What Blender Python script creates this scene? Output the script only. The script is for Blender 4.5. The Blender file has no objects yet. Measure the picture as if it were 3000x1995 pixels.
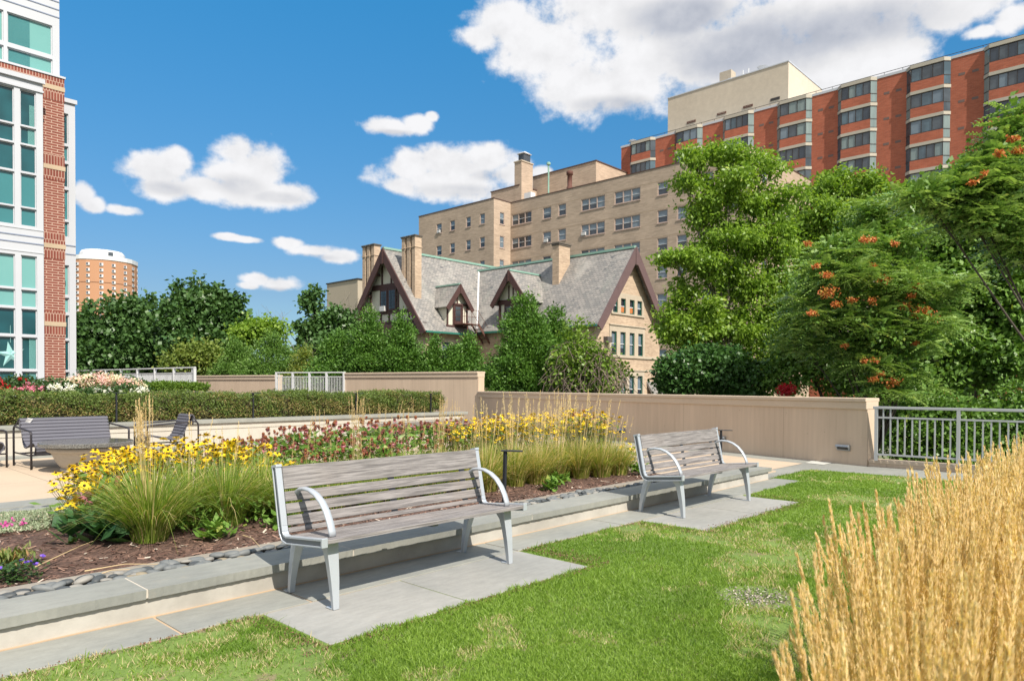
import bpy, math, random
import numpy as np
from mathutils import Vector, Matrix
random.seed(7); rng = np.random.default_rng(11)
R_ = math.radians
SC = bpy.context.scene
COL = SC.collection

# ------------------------------------------------------------------ camera
# World: x runs along the stone kerb (away to the right), y across it (away to the left), z up.
F, PIT, ROL, CY, CH, YAW = 2078.45, -0.0156, 0.0043, 1162.6, 1.39, 0.819   # pixels of a 3000 wide picture
K = 1.27226
cyw, syw = math.cos(YAW), math.sin(YAW)
def camvec(a, b, c):   # level camera frame (right, forward, up) -> world
    return Vector((a*cyw + b*syw, -a*syw + b*cyw, c))
def ray(px, py):
    X = (px-1500)/F; U = -(py-CY)/F
    cr, sr = math.cos(ROL), math.sin(ROL)
    a = X*cr-U*sr; u = X*sr+U*cr
    c, s = math.cos(PIT), math.sin(PIT)
    return camvec(a, c-u*s, s+u*c)
CAMP = Vector((0, 0, CH))
def onz(px, py, z=0.0):
    d = ray(px, py); return CAMP + d*((z-CH)/d.z)
def onx(px, py, x):
    d = ray(px, py); return CAMP + d*(x/d.x)
def ony(px, py, y):
    d = ray(px, py); return CAMP + d*(y/d.y)
FW = camvec(0, 1, 0)
def atd(px, py, depth):
    d = ray(px, py); return CAMP + d*(depth/d.dot(FW))
# the same with the 2358-wide measuring picture
def Dz(x, y, z=0.0): return onz(x*K, y*K, z)
def Dd(x, y, d): return atd(x*K, y*K, d)

cam_d = bpy.data.cameras.new('camera'); cam = bpy.data.objects.new('camera', cam_d); COL.objects.link(cam)
cr, sr = math.cos(ROL), math.sin(ROL); c_, s_ = math.cos(PIT), math.sin(PIT)
upp = camvec(0, -s_, c_); ex = camvec(1, 0, 0)
right = ex*cr + upp*sr; up = ex*(-sr) + upp*cr; fwd = camvec(0, c_, s_)
M4 = Matrix.Identity(4)
for i in range(3):
    M4[i][0] = right[i]; M4[i][1] = up[i]; M4[i][2] = -fwd[i]; M4[i][3] = CAMP[i]
cam.matrix_world = M4
cam_d.sensor_width = 36; cam_d.lens = 36*F/3000; cam_d.shift_y = (CY-997.5)/3000
cam_d.clip_start = 0.05; cam_d.clip_end = 5000
cam_d.dof.use_dof = True; cam_d.dof.focus_distance = 6.0; cam_d.dof.aperture_fstop = 8.0
SC.camera = cam

# ------------------------------------------------------------------ light
SUN = Vector((-0.102, -0.400, 0.43)).normalized()      # towards the sun
elev = math.asin(SUN.z)
sl = bpy.data.lights.new('sun', 'SUN'); sl.energy = 3.9; sl.angle = R_(0.55); sl.color = (1.0, 0.925, 0.81)
so = bpy.data.objects.new('sun', sl); COL.objects.link(so)
so.rotation_mode = 'QUATERNION'; so.rotation_quaternion = SUN.to_track_quat('Z', 'Y'); so.location = (0, 0, 60)
SC.view_settings.view_transform = 'Standard'; SC.view_settings.look = 'None'
SC.view_settings.exposure = 0.85; SC.view_settings.gamma = 1.0
SC.render.engine = 'CYCLES'
SC.cycles.max_bounces = 5; SC.cycles.diffuse_bounces = 3; SC.cycles.glossy_bounces = 3
SC.cycles.transmission_bounces = 3; SC.cycles.transparent_max_bounces = 6
SC.cycles.caustics_reflective = False; SC.cycles.caustics_refractive = False

class NT:
    def __init__(s, tree): s.t = tree; s.n = tree.nodes; s.l = tree.links
    def node(s, typ, **kw):
        n = s.n.new(typ)
        for k, v in kw.items(): setattr(n, k, v)
        return n
    def put(s, sock, v):
        if v is None: return
        if hasattr(v, 'is_output') or isinstance(v, bpy.types.NodeSocket): s.l.new(v, sock)
        else: sock.default_value = v
    def math(s, op, a, b=None, c=None, clamp=False):
        n = s.node('ShaderNodeMath', operation=op); n.use_clamp = clamp
        s.put(n.inputs[0], a); s.put(n.inputs[1], b); s.put(n.inputs[2], c)
        return n.outputs[0]
    def vm(s, op, a, b=None):
        n = s.node('ShaderNodeVectorMath', operation=op)
        s.put(n.inputs[0], a); s.put(n.inputs[1], b)
        return n.outputs['Value'] if op in ('LENGTH', 'DOT_PRODUCT', 'DISTANCE') else n.outputs[0]
    def comb(s, x=0., y=0., z=0.):
        n = s.node('ShaderNodeCombineXYZ')
        for i, v in enumerate((x, y, z)): s.put(n.inputs[i], v)
        return n.outputs[0]
    def sep(s, v):
        n = s.node('ShaderNodeSeparateXYZ'); s.put(n.inputs[0], v); return n.outputs
    def noise(s, vec, scale, detail=3., rough=.5, dist=0.):
        n = s.node('ShaderNodeTexNoise'); s.put(n.inputs['Vector'], vec)
        s.put(n.inputs['Scale'], scale); n.inputs['Detail'].default_value = detail
        n.inputs['Roughness'].default_value = rough; n.inputs['Distortion'].default_value = dist
        return n.outputs['Fac']
    def ramp(s, f, a, b, lo=0., hi=1., smooth=True):
        n = s.node('ShaderNodeMapRange'); n.interpolation_type = 'SMOOTHSTEP' if smooth else 'LINEAR'
        s.put(n.inputs[0], f)
        for i, v in zip((1, 2, 3, 4), (a, b, lo, hi)): s.put(n.inputs[i], v)
        return n.outputs[0]
    def mix(s, f, a, b):
        n = s.node('ShaderNodeMix', data_type='RGBA'); s.put(n.inputs[0], f)
        for i, v in ((6, a), (7, b)):
            if isinstance(v, (tuple, list)): v = (*v[:3], 1.)
            s.put(n.inputs[i], v)
        return n.outputs[2]
    def mul(s, col, f):     # colour times a value
        n = s.node('ShaderNodeVectorMath', operation='SCALE')
        if isinstance(col, (tuple, list)): col = tuple(col[:3])
        s.put(n.inputs[0], col); s.put(n.inputs[3], f); return n.outputs[0]

# ------------------------------------------------------------------ sky with clouds
W = bpy.data.worlds.new('World'); SC.world = W; W.use_nodes = True
w = NT(W.node_tree); w.n.clear()
sky = w.node('ShaderNodeTexSky', sky_type='NISHITA'); sky.sun_disc = False
sky.sun_elevation = elev; sky.sun_rotation = math.atan2(SUN.x, SUN.y)
sky.air_density = 1.0; sky.dust_density = 0.6; sky.ozone_density = 2.0; sky.altitude = 200
tc = w.node('ShaderNodeTexCoord')
dx, dy, dz = w.sep(tc.outputs['Generated'])
az = w.math('ARCTAN2', dx, dy); el = w.math('ARCSINE', dz)
P = w.comb(az, el, 0.)
# each cloud as overlapping lumps: x, y, half width, half height (measured on the sky)
clouds = [(1165,50,85,62),(1105,88,50,34),(1260,115,125,95),(1325,200,110,78),(1450,190,140,80),(1560,120,190,105),(1720,120,230,130),
 (1860,170,230,125),(2010,90,130,105),(2040,130,120,70),(1500,20,330,110),(1950,10,330,85),(2240,10,150,62),(2330,40,70,40),(2260,72,48,20),
 (360,398,80,50),(330,380,44,34),(405,372,36,30),(385,432,84,36),(545,352,52,44),(585,390,82,58),(530,400,60,50),(560,442,120,38),(640,445,84,30),(470,436,80,32),
 (893,293,68,23),(960,285,40,24),(995,268,18,14),(950,385,62,44),(1000,370,50,36),(1050,385,80,44),(1130,368,76,40),(1040,420,155,44),(1175,400,60,46),(925,430,45,28),(1245,395,26,14),
 (665,560,42,15),(725,577,60,17),(775,590,46,17),(595,645,34,16),(640,655,52,19),(575,658,26,9),
 (530,546,44,10),(570,552,38,9),(190,450,26,26),(212,472,30,18),(285,484,40,12)]
def ae(px, py):
    d = ray(px*K, py*K).normalized(); return math.atan2(d.x, d.y), math.asin(d.z)
def lumps(lst, sm):
    out = None
    for (x, y, rx, ry) in lst:
        a0, e0 = ae(x, y); a1, _ = ae(x+rx, y); _, e1 = ae(x, y-ry); ra, re = abs(a1-a0), abs(e1-e0)
        n = w.node('ShaderNodeVectorMath', operation='MULTIPLY_ADD')
        w.put(n.inputs[0], P); n.inputs[1].default_value = (1/ra, 1/re, 0); n.inputs[2].default_value = (-a0/ra, -e0/re, 0)
        ln = w.vm('LENGTH', n.outputs[0]); out = ln if out is None else w.math('SMOOTH_MIN', out, ln, sm)
    return out
dmin = lumps(clouds, .2)
# the shaded undersides
dsh = lumps([(545,425,75,30),(640,455,70,16),(380,435,70,20),(1060,440,120,20),(1130,405,50,16),(905,305,50,8),(625,668,55,9),(725,592,60,9),(1740,110,260,90),(1990,60,230,70),(1560,40,160,60),(1400,240,110,22)], .35)
cl0 = w.math('SUBTRACT', 1.22, dmin)
Pn = w.vm('MULTIPLY', P, (1.0, 1.2, 1.0))
n1 = w.noise(Pn, 19., 9., .60, .0)
body = w.math('ADD', cl0, w.math('MULTIPLY', w.math('SUBTRACT', n1, .5), 1.9))
dens = w.ramp(body, .02, .60)
# soft modelling: the side of each billow that faces the sun is whiter
n2 = w.noise(w.vm('ADD', Pn, (0.012, 0.022, 0.)), 19., 4., .55, .0)
lit = w.math('SUBTRACT', n1, n2)
big = w.math('MULTIPLY', w.ramp(az, .90, 1.06), w.ramp(az, 1.22, 1.36, 1., .3))
grey = w.ramp(w.math('ADD', w.math('SUBTRACT', 1.25, dsh), w.math('MULTIPLY', w.math('SUBTRACT', n1, .5), 1.2)), .0, .95)
shade = w.math('SUBTRACT', .97, w.math('MULTIPLY', grey, w.math('ADD', .20, w.math('MULTIPLY', big, .16))))
shade = w.math('ADD', shade, w.math('MULTIPLY', lit, .36))
shade = w.math('MAXIMUM', w.math('MINIMUM', shade, 1.0), .42)
ccol = w.mix(w.ramp(shade, .45, .92), (.86, .93, 1.10), (1.0, 1.0, 1.02))
ccol = w.mul(ccol, w.math('MULTIPLY', shade, .52))
bg1 = w.node('ShaderNodeBackground'); bg1.inputs[1].default_value = 0.15
# clear deep air: less glare near the horizon than the model gives
h_ = w.ramp(el, .12, .55, 0.0, 1.0, False)
skyc = w.vm('MULTIPLY', sky.outputs[0], w.mix(h_, (.245, .31, .362), (.143, .605, .75)))
w.l.new(skyc, bg1.inputs[0])
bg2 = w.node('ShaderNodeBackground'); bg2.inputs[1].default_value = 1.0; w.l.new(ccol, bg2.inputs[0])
# unseen broad bright cloud, added overhead and behind the camera to lift ambient fill
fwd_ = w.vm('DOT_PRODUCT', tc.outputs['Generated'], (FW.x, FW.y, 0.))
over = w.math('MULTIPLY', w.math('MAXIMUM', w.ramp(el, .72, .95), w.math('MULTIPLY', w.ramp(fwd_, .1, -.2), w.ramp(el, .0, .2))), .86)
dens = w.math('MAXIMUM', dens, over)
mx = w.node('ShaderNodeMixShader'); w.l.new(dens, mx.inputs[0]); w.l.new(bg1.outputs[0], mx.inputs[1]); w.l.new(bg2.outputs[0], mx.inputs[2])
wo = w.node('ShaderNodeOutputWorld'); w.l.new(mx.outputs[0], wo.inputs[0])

# ------------------------------------------------------------------ materials
MATS = {}
def newmat(name):
    m = bpy.data.materials.new(name); m.use_nodes = True
    t = NT(m.node_tree); t.n.clear()
    b = t.node('ShaderNodeBsdfPrincipled'); o = t.node('ShaderNodeOutputMaterial'); t.l.new(b.outputs[0], o.inputs[0])
    t.b = b; MATS[name] = m; return m, t
def pos(t): return t.node('ShaderNodeNewGeometry').outputs['Position']
def bump(t, h, s=.3, d=.01):
    n = t.node('ShaderNodeBump'); n.inputs['Strength'].default_value = s; n.inputs['Distance'].default_value = d
    t.put(n.inputs['Height'], h); t.l.new(n.outputs[0], t.b.inputs['Normal'])
def surf(name, col, rough=.7, col2=None, scale=3., var=.5, fine=0., fscale=60., bmp=0., bdist=.004, metal=0., spec=.4, streak=False):
    """mottled plain surface in two close colours"""
    m, t = newmat(name)
    col2 = col2 or tuple(c*.78 for c in col)
    p = pos(t)
    pv = t.vm('MULTIPLY', p, (1., 1., .12)) if streak else p
    f = t.ramp(t.noise(pv, scale, 5., .6), .5-.25/max(var, .01), .5+.25/max(var, .01))
    c = t.mix(f, col, col2)
    if fine:
        g = t.noise(p, fscale, 3., .7)
        c = t.mul(c, t.ramp(g, .2, .8, 1-fine, 1+fine, False))
    t.put(t.b.inputs['Base Color'], c)
    t.b.inputs['Roughness'].default_value = rough; t.b.inputs['Metallic'].default_value = metal
    t.b.inputs['Specular IOR Level'].default_value = spec
    if bmp: bump(t, t.noise(p, fscale, 4., .6), bmp, bdist)
    return m
def wallvec(t):
    """(along the wall, height) whatever way the wall or slope faces"""
    g = t.node('ShaderNodeNewGeometry')
    x, y, z = t.sep(g.outputs['Position']); nx, ny, nz = t.sep(g.outputs['True Normal'])
    a = t.math('MULTIPLY', nx, nx); b = t.math('MULTIPLY', ny, ny)
    u = t.math('DIVIDE', t.math('ADD', t.math('MULTIPLY', x, b), t.math('MULTIPLY', y, a)), t.math('ADD', t.math('ADD', a, b), .001))
    return t.comb(u, z, 0.), g.outputs['Position']
def brick(name, c1, c2, mortar, bw, bh, ms=.012, var=.6, dark=.0, rough=.85, bmp=.0):
    m, t = newmat(name)
    v, p = wallvec(t)
    n = t.node('ShaderNodeTexBrick'); n.offset = .5
    t.l.new(v, n.inputs['Vector'])
    n.inputs['Color1'].default_value = (*c1, 1); n.inputs['Color2'].default_value = (*c2, 1); n.inputs['Mortar'].default_value = (*mortar, 1)
    n.inputs['Scale'].default_value = 1.; n.inputs['Mortar Size'].default_value = ms; n.inputs['Mortar Smooth'].default_value = .3
    n.inputs['Brick Width'].default_value = bw; n.inputs['Row Height'].default_value = bh; n.inputs['Bias'].default_value = 0.
    c = n.outputs['Color']
    st = t.noise(t.vm('MULTIPLY', v, (.35, 7., 1.)), 1.2, 4., .7)
    c = t.mul(c, t.ramp(st, .2, .8, 1-.22*var, 1+.22*var, False))
    bl = t.noise(p, .35, 4., .6)
    c = t.mul(c, t.ramp(bl, .25, .75, 1-.18*var, 1+.12*var, False))
    if dark:
        fl = t.noise(t.vm('MULTIPLY', v, (3., 9., 1.)), 1.0, 2., .8)
        c = t.mix(t.ramp(fl, .70, .76, 0., dark), c, tuple(x*.35 for x in c1))
    t.put(t.b.inputs['Base Color'], c); t.b.inputs['Roughness'].default_value = rough; t.b.inputs['Specular IOR Level'].default_value = .25
    if bmp: bump(t, n.outputs['Fac'], -bmp, .006)
    return m
def leafmat(name, ca, cb, cc=None, trans=.35, rough=.45, thr=.9, gloss=.12):
    """foliage: every leaf takes its own tone between ca and cb, a few take cc"""
    m, t = newmat(name)
    a = t.node('ShaderNodeAttribute', attribute_name='rnd').outputs['Fac']
    c = t.mix(t.ramp(a, 0., 1., 0., 1., False), ca, cb)
    if cc: c = t.mix(t.math('GREATER_THAN', a, thr), c, cc)
    t.put(t.b.inputs['Base Color'], c); t.b.inputs['Roughness'].default_value = rough
    t.b.inputs['Specular IOR Level'].default_value = gloss*3
    tr = t.node('ShaderNodeBsdfTranslucent'); t.put(tr.inputs[0], t.vm('MULTIPLY', c, (1.25, 1.3, .6)))
    mx = t.node('ShaderNodeMixShader'); mx.inputs[0].default_value = trans
    t.l.new(t.b.outputs[0], mx.inputs[1]); t.l.new(tr.outputs[0], mx.inputs[2])
    o = [n for n in t.n if n.type == 'OUTPUT_MATERIAL'][0]; t.l.new(mx.outputs[0], o.inputs[0])
    return m
def glass(name, col, rough=.04, spec=.8, wob=.0, metal=0.):
    m, t = newmat(name)
    t.put(t.b.inputs['Base Color'], t.mix(t.ramp(t.noise(pos(t), .8, 2.), .35, .65), col, tuple(c*.6 for c in col)))
    t.b.inputs['Roughness'].default_value = rough; t.b.inputs['Specular IOR Level'].default_value = spec; t.b.inputs['Metallic'].default_value = metal
    if wob: bump(t, t.noise(pos(t), 1.3, 2.), wob, .05)
    return m

tan_brick = brick('tan_brick', (.47,.365,.28), (.37,.285,.218), (.42,.335,.262), .62, .115, .012, .9, .35)
tan_brick2 = brick('house_brick', (.51,.385,.275), (.36,.26,.185), (.47,.37,.28), .30, .085, .012, .8, .4)
red_brick = brick('orange_red_brick', (.43,.128,.072), (.335,.095,.054), (.34,.17,.12), .42, .10, .008, .8, .25)
col_brick = brick('brown_red_brick', (.225,.068,.048), (.185,.052,.038), (.46,.33,.26), .40, .1016, .016, .4, 0)
slate = None
def mk_slate():
    m, t = newmat('roof_slate')
    v, p = wallvec(t)
    n = t.node('ShaderNodeTexBrick'); n.offset = .5; t.l.new(v, n.inputs['Vector'])
    n.inputs['Color1'].default_value = (.295,.272,.25,1); n.inputs['Color2'].default_value = (.185,.18,.173,1); n.inputs['Mortar'].default_value = (.085,.08,.075,1)
    n.inputs['Scale'].default_value = 1.; n.inputs['Mortar Size'].default_value = .012; n.inputs['Brick Width'].default_value = .30; n.inputs['Row Height'].default_value = .155
    c = n.outputs['Color']
    # replaced dark slates in small patches, pale weathering and greenish stains
    f1 = t.noise(t.vm('MULTIPLY', v, (.9, 2.2, 1.)), 1.3, 4., .6)
    c = t.mix(t.ramp(f1, .625, .66, 0., .8), c, (.065,.07,.078))
    f2 = t.noise(v, .45, 5., .65)
    c = t.mix(t.ramp(f2, .50, .72, 0., .5), c, (.40,.38,.345))
    f3 = t.noise(t.vm('MULTIPLY', v, (1.6, .3, 1.)), .9, 4., .6)
    c = t.mix(t.ramp(f3, .55, .75, 0., .22), c, (.22,.27,.22))
    t.put(t.b.inputs['Base Color'], c); t.b.inputs['Roughness'].default_value = .6
    bump(t, n.outputs['Fac'], -.5, .02)
    return m
slate = mk_slate()
copper = surf('copper_patina', (.19,.34,.28), .6, (.26,.42,.35), 1.5)
copperd = surf('dark_green_gutter', (.02,.13,.10), .5, (.03,.17,.13), 1.5)
brownwood = surf('brown_timber', (.085,.040,.036), .7, (.055,.028,.026), 2., fine=.2)
purplewood = surf('faded_bargeboard', (.135,.085,.085), .7, (.10,.062,.062), 2.5, fine=.2)
stucco = surf('cream_stucco', (.58,.56,.46), .9, (.48,.47,.39), 1.2, fine=.22, fscale=9.)
stucco2 = surf('clean_cream_stucco', (.66,.63,.52), .9, (.55,.53,.44), 1.2)
limestone = surf('limestone', (.47,.40,.31), .8, (.38,.32,.25), 1.5, fine=.12, fscale=4.)
concretep = surf('pale_concrete_panel', (.56,.485,.39), .85, (.49,.42,.335), .25, fine=.10, fscale=1.5, streak=True)
creamband = surf('cream_concrete_band', (.46,.42,.35), .8, (.38,.35,.29), .6)
pinkframe = surf('pink_window_trim', (.48,.37,.32), .7)
whitepaint = surf('white_paint', (.64,.64,.65), .5, (.57,.58,.60), .8)
whitemetal = surf('white_metal_panel', (.50,.515,.55), .42, (.45,.468,.505), .5)
darkframe = surf('dark_window_frame', (.040,.034,.032), .5)
greenframe = surf('green_window_frame', (.012,.10,.075), .5)
glass_dark = glass('dark_glass', (.030,.042,.058))
glass_blind = surf('window_with_blind', (.17,.22,.26), .12, (.11,.15,.19), .8, spec=.8)
glass_curt = surf('window_with_curtain', (.24,.30,.29), .14, (.13,.17,.17), 3.0, spec=.7, streak=True)
glass_grey = glass('grey_glass', (.065,.080,.092), .06, .9)
glass_cyan = glass('pale_blue_glass', (.07,.12,.15), .05, 1.)
teal_dark = glass('teal_glass', (.010,.085,.10), .04, .7)
teal_mid = surf('teal_glass_blind', (.045,.20,.215), .1, (.035,.165,.18), .4, spec=.7)
teal_lite = surf('teal_glass_shade', (.17,.38,.36), .12, (.13,.33,.315), .4, spec=.7)
def mk_wall():
    m, t = newmat('tan_wall_paint'); v, p = wallvec(t); u, z, _ = t.sep(v)
    c = t.mix(t.ramp(t.noise(t.vm('MULTIPLY', p, (1.,1.,.35)), 1.0, 5., .6), .3, .7), (.57,.445,.335), (.51,.395,.295))
    c = t.mul(c, t.ramp(t.noise(t.vm('MULTIPLY', p, (14.,14.,.7)), 1., 4., .65), .25, .75, .90, 1.07, False))
    run = t.noise(t.vm('MULTIPLY', p, (5.,5.,.35)), 1.3, 3., .6); c = t.mix(t.ramp(run, .62, .74, 0., .35), c, (.36,.27,.20))
    pit = t.noise(p, 26., 2., .5); c = t.mix(t.ramp(pit, .735, .76, 0., .6), c, (.24,.18,.13))
    j = t.math('LESS_THAN', t.math('ABSOLUTE', t.math('SUBTRACT', t.math('FRACT', t.math('DIVIDE', u, 2.44)), .5)), .0028); c = t.mix(t.math('MULTIPLY', j, .45), c, (.28,.21,.16))
    t.put(t.b.inputs['Base Color'], c); t.b.inputs['Roughness'].default_value = .85; bump(t, t.noise(p, 22., 4., .6), .2, .004); return m
wallpaint = mk_wall()
wallcap = surf('pale_wall_cap', (.56,.45,.345), .8, (.50,.40,.305), 2., fine=.05, fscale=25.)
galv = surf('brushed_grey_metal', (.33,.35,.37), .38, (.28,.30,.32), 3., metal=.55)
rust = surf('rusty_metal', (.13,.055,.04), .8, (.09,.04,.032), 3.)

# ------------------------------------------------------------------ mesh tools
ORG = {}
def link(o, parent):
    COL.objects.link(o)
    if parent is not None: o.parent = parent
    if parent is not None: KIDS.setdefault(parent.name, []).append(o)
    ORG[o.name] = ORG.get(parent.name, (Vector((0,0,0)))) if parent is not None else Vector((0,0,0))
KIDS = {}
class MB:
    def __init__(s): s.v = []; s.f = []; s.m = []
    def poly(s, pts, mi=0):
        i = len(s.v); s.v += [tuple(p) for p in pts]; s.f.append(tuple(range(i, i+len(pts)))); s.m.append(mi)
    def box(s, a, b, mi=0):
        x0,x1 = sorted((a[0],b[0])); y0,y1 = sorted((a[1],b[1])); z0,z1 = sorted((a[2],b[2]))
        s.hexa([(x0,y0,z0),(x1,y0,z0),(x1,y1,z0),(x0,y1,z0)], [(x0,y0,z1),(x1,y0,z1),(x1,y1,z1),(x0,y1,z1)], mi)
    def hexa(s, lo, hi, mi=0):
        """two matching polygons (lo seen ccw from above) joined by sides"""
        n = len(lo); i = len(s.v); s.v += [tuple(p) for p in lo] + [tuple(p) for p in hi]
        s.f.append(tuple(i+k for k in range(n-1, -1, -1))); s.m.append(mi)
        s.f.append(tuple(i+n+k for k in range(n))); s.m.append(mi)
        for k in range(n):
            k2 = (k+1) % n; s.f.append((i+k, i+k2, i+n+k2, i+n+k)); s.m.append(mi)
    def extr(s, pts, vec, mi=0):
        vec = Vector(vec); s.hexa([Vector(p) for p in pts], [Vector(p)+vec for p in pts], mi)
    def bar(s, p0, p1, w, h, upv=(0,0,1), mi=0):
        p0 = Vector(p0); p1 = Vector(p1); d = (p1-p0).normalized(); u = Vector(upv)
        sd = d.cross(u).normalized(); u = sd.cross(d).normalized()
        a = [p0 - sd*w/2 - u*h/2, p0 + sd*w/2 - u*h/2, p0 + sd*w/2 + u*h/2, p0 - sd*w/2 + u*h/2]
        s.hexa(a, [q + (p1-p0) for q in a], mi)
    def tube(s, path, r, n=8, mi=0, flat=1., caps=True):
        path = [Vector(p) for p in path]; N = len(path)
        rs = r if isinstance(r, (list, tuple)) else [r]*N
        i0 = len(s.v); ref = Vector((0,0,1))
        prev = None
        for k, p in enumerate(path):
            d = (path[min(k+1, N-1)] - path[max(k-1, 0)]).normalized()
            if prev is None:
                a = d.cross(ref if abs(d.z) < .95 else Vector((1,0,0))).normalized()
            else:
                a = (prev - d*prev.dot(d)).normalized()
            b = d.cross(a); prev = a
            for j in range(n):
                t = 2*math.pi*j/n; s.v.append(tuple(p + (a*math.cos(t) + b*math.sin(t)*flat)*rs[k]))
        for k in range(N-1):
            for j in range(n):
                j2 = (j+1) % n
                s.f.append((i0+k*n+j, i0+k*n+j2, i0+(k+1)*n+j2, i0+(k+1)*n+j)); s.m.append(mi)
        if caps:
            s.f.append(tuple(i0+j for j in range(n-1, -1, -1))); s.m.append(mi)
            s.f.append(tuple(i0+(N-1)*n+j for j in range(n))); s.m.append(mi)
    def lathe(s, c, prof, n=24, mi=0):
        i0 = len(s.v)
        for (r, z) in prof:
            for j in range(n):
                t = 2*math.pi*j/n; s.v.append((c[0]+r*math.cos(t), c[1]+r*math.sin(t), c[2]+z))
        for k in range(len(prof)-1):
            for j in range(n):
                j2 = (j+1) % n; s.f.append((i0+k*n+j, i0+k*n+j2, i0+(k+1)*n+j2, i0+(k+1)*n+j)); s.m.append(mi)
        s.f.append(tuple(i0+j for j in range(n-1, -1, -1))); s.m.append(mi)
        k = len(prof)-1; s.f.append(tuple(i0+k*n+j for j in range(n))); s.m.append(mi)
    def build(s, name, mats, parent=None, smooth=False, bevel=0., local=False):
        if not isinstance(mats, (list, tuple)): mats = [mats]
        me = bpy.data.meshes.new(name)
        org = ORG.get(parent.name, Vector((0,0,0))) if (parent is not None and not local) else Vector((0,0,0))
        me.from_pydata([(x-org[0], y-org[1], z-org[2]) for x, y, z in s.v], [], s.f)
        for m in mats: me.materials.append(m)
        if len(mats) > 1: me.polygons.foreach_set('material_index', s.m)
        if smooth: me.polygons.foreach_set('use_smooth', [True]*len(s.f))
        me.update()
        o = bpy.data.objects.new(name, me); link(o, parent)
        if bevel:
            b = o.modifiers.new('bevel', 'BEVEL'); b.width = bevel; b.segments = 2; b.limit_method = 'ANGLE'; b.angle_limit = R_(35)
        return o
def npmesh(name, V, Fc, mat, parent=None, rnd=None, smooth=False, midx=None):
    """V (n,3), Fc (m,3 or 4) -> object; V in world coordinates"""
    org = ORG.get(parent.name, Vector((0,0,0))) if parent is not None else Vector((0,0,0))
    V = np.asarray(V, np.float32) - np.array(org, np.float32)
    me = bpy.data.meshes.new(name); k = Fc.shape[1]
    me.vertices.add(len(V)); me.vertices.foreach_set('co', V.ravel())
    me.loops.add(Fc.size); me.loops.foreach_set('vertex_index', Fc.astype(np.int32).ravel())
    me.polygons.add(len(Fc)); me.polygons.foreach_set('loop_start', np.arange(0, Fc.size, k, dtype=np.int32))
    if smooth: me.polygons.foreach_set('use_smooth', np.ones(len(Fc), bool))
    for mm in (mat if isinstance(mat, (list, tuple)) else [mat]): me.materials.append(mm)
    if midx is not None: me.polygons.foreach_set('material_index', midx.astype(np.int32))
    if rnd is not None:
        a = me.attributes.new('rnd', 'FLOAT', 'FACE'); a.data.foreach_set('value', rnd.astype(np.float32))
    me.update(calc_edges=True)
    o = bpy.data.objects.new(name, me); link(o, parent); return o
def tag(o, label=None, cat=None, group=None, kind=None):
    if label: o['label'] = label
    if cat: o['category'] = cat
    if group: o['group'] = group
    if kind: o['kind'] = kind
    return o
def thing(name, label, cat, loc=(0,0,0), rz=0., group=None):
    o = bpy.data.objects.new(name, None); COL.objects.link(o); o.location = loc; o.rotation_euler = (0,0,rz)
    o.empty_display_size = .2; ORG[o.name] = Vector(loc)
    return tag(o, label, cat, group)
def copy_tree(o, parent=None):
    c = o.copy(); COL.objects.link(c)
    if parent is not None:
        c.parent = parent; KIDS.setdefault(parent.name, []).append(c)
    for ch in list(KIDS.get(o.name, [])): copy_tree(ch, c)
    return c
def struct(o): o['kind'] = 'structure'; return o

# ================================================================== THE SETTING
def flat(name, pts, z, mat, thick=0.):
    mb = MB()
    if thick: mb.extr([(x, y, z-thick) for x, y in pts], (0,0,thick))
    else: mb.poly([(x, y, z) for x, y in pts])
    return mb.build(name, mat)
WR = Vector((13.38, 3.95, 0)); WC = Vector((16.75, 17.22, 0)); WM = Vector((15.95, 24.0, 0)); WN = Vector((14.93, 27.5, 0)); WL = Vector((14.0, 33.2, 0))
wdir = (WC-WR).normalized(); wnor = Vector((wdir.y, -wdir.x, 0))      # away from the garden
fA = onz(2544, 1365.8); fB = onz(2750, 1380.5); fdir = (fB-fA).normalized(); fnor = Vector((-fdir.y, fdir.x, 0))
if fnor.x < 0: fnor = -fnor
fE = fA + fdir*7.5
def onwall(px, py, off=0.):
    d = ray(px, py); q = WR - wnor*off
    return CAMP + d*((q.x*wnor.x + q.y*wnor.y)/(d.x*wnor.x + d.y*wnor.y))

def mk_stone(name, c1, c2, rough=.6):
    m, t = newmat(name); p = pos(t)
    f = t.ramp(t.noise(p, .9, 5., .65), .35, .65)
    c = t.mix(f, c1, c2)
    c = t.mul(c, t.ramp(t.noise(t.vm('MULTIPLY', p, (3., 8., 3.)), 2.2, 4., .6), .2, .8, .86, 1.12, False))
    st = t.noise(p, 2.4, 6., .7)
    c = t.mix(t.ramp(st, .60, .78, 0., .35), c, (.42,.34,.25))
    c = t.mul(c, t.ramp(t.noise(p, 55., 3., .7), .2, .8, .93, 1.07, False))
    t.put(t.b.inputs['Base Color'], c); t.b.inputs['Roughness'].default_value = rough; t.b.inputs['Specular IOR Level'].default_value = .35
    bump(t, t.noise(p, 14., 6., .65), .35, .004)
    return m
bluestone = mk_stone('bluestone', (.285,.288,.262), (.235,.24,.222))
bluestone2 = mk_stone('bluestone_slab', (.335,.33,.312), (.275,.276,.262))
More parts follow.
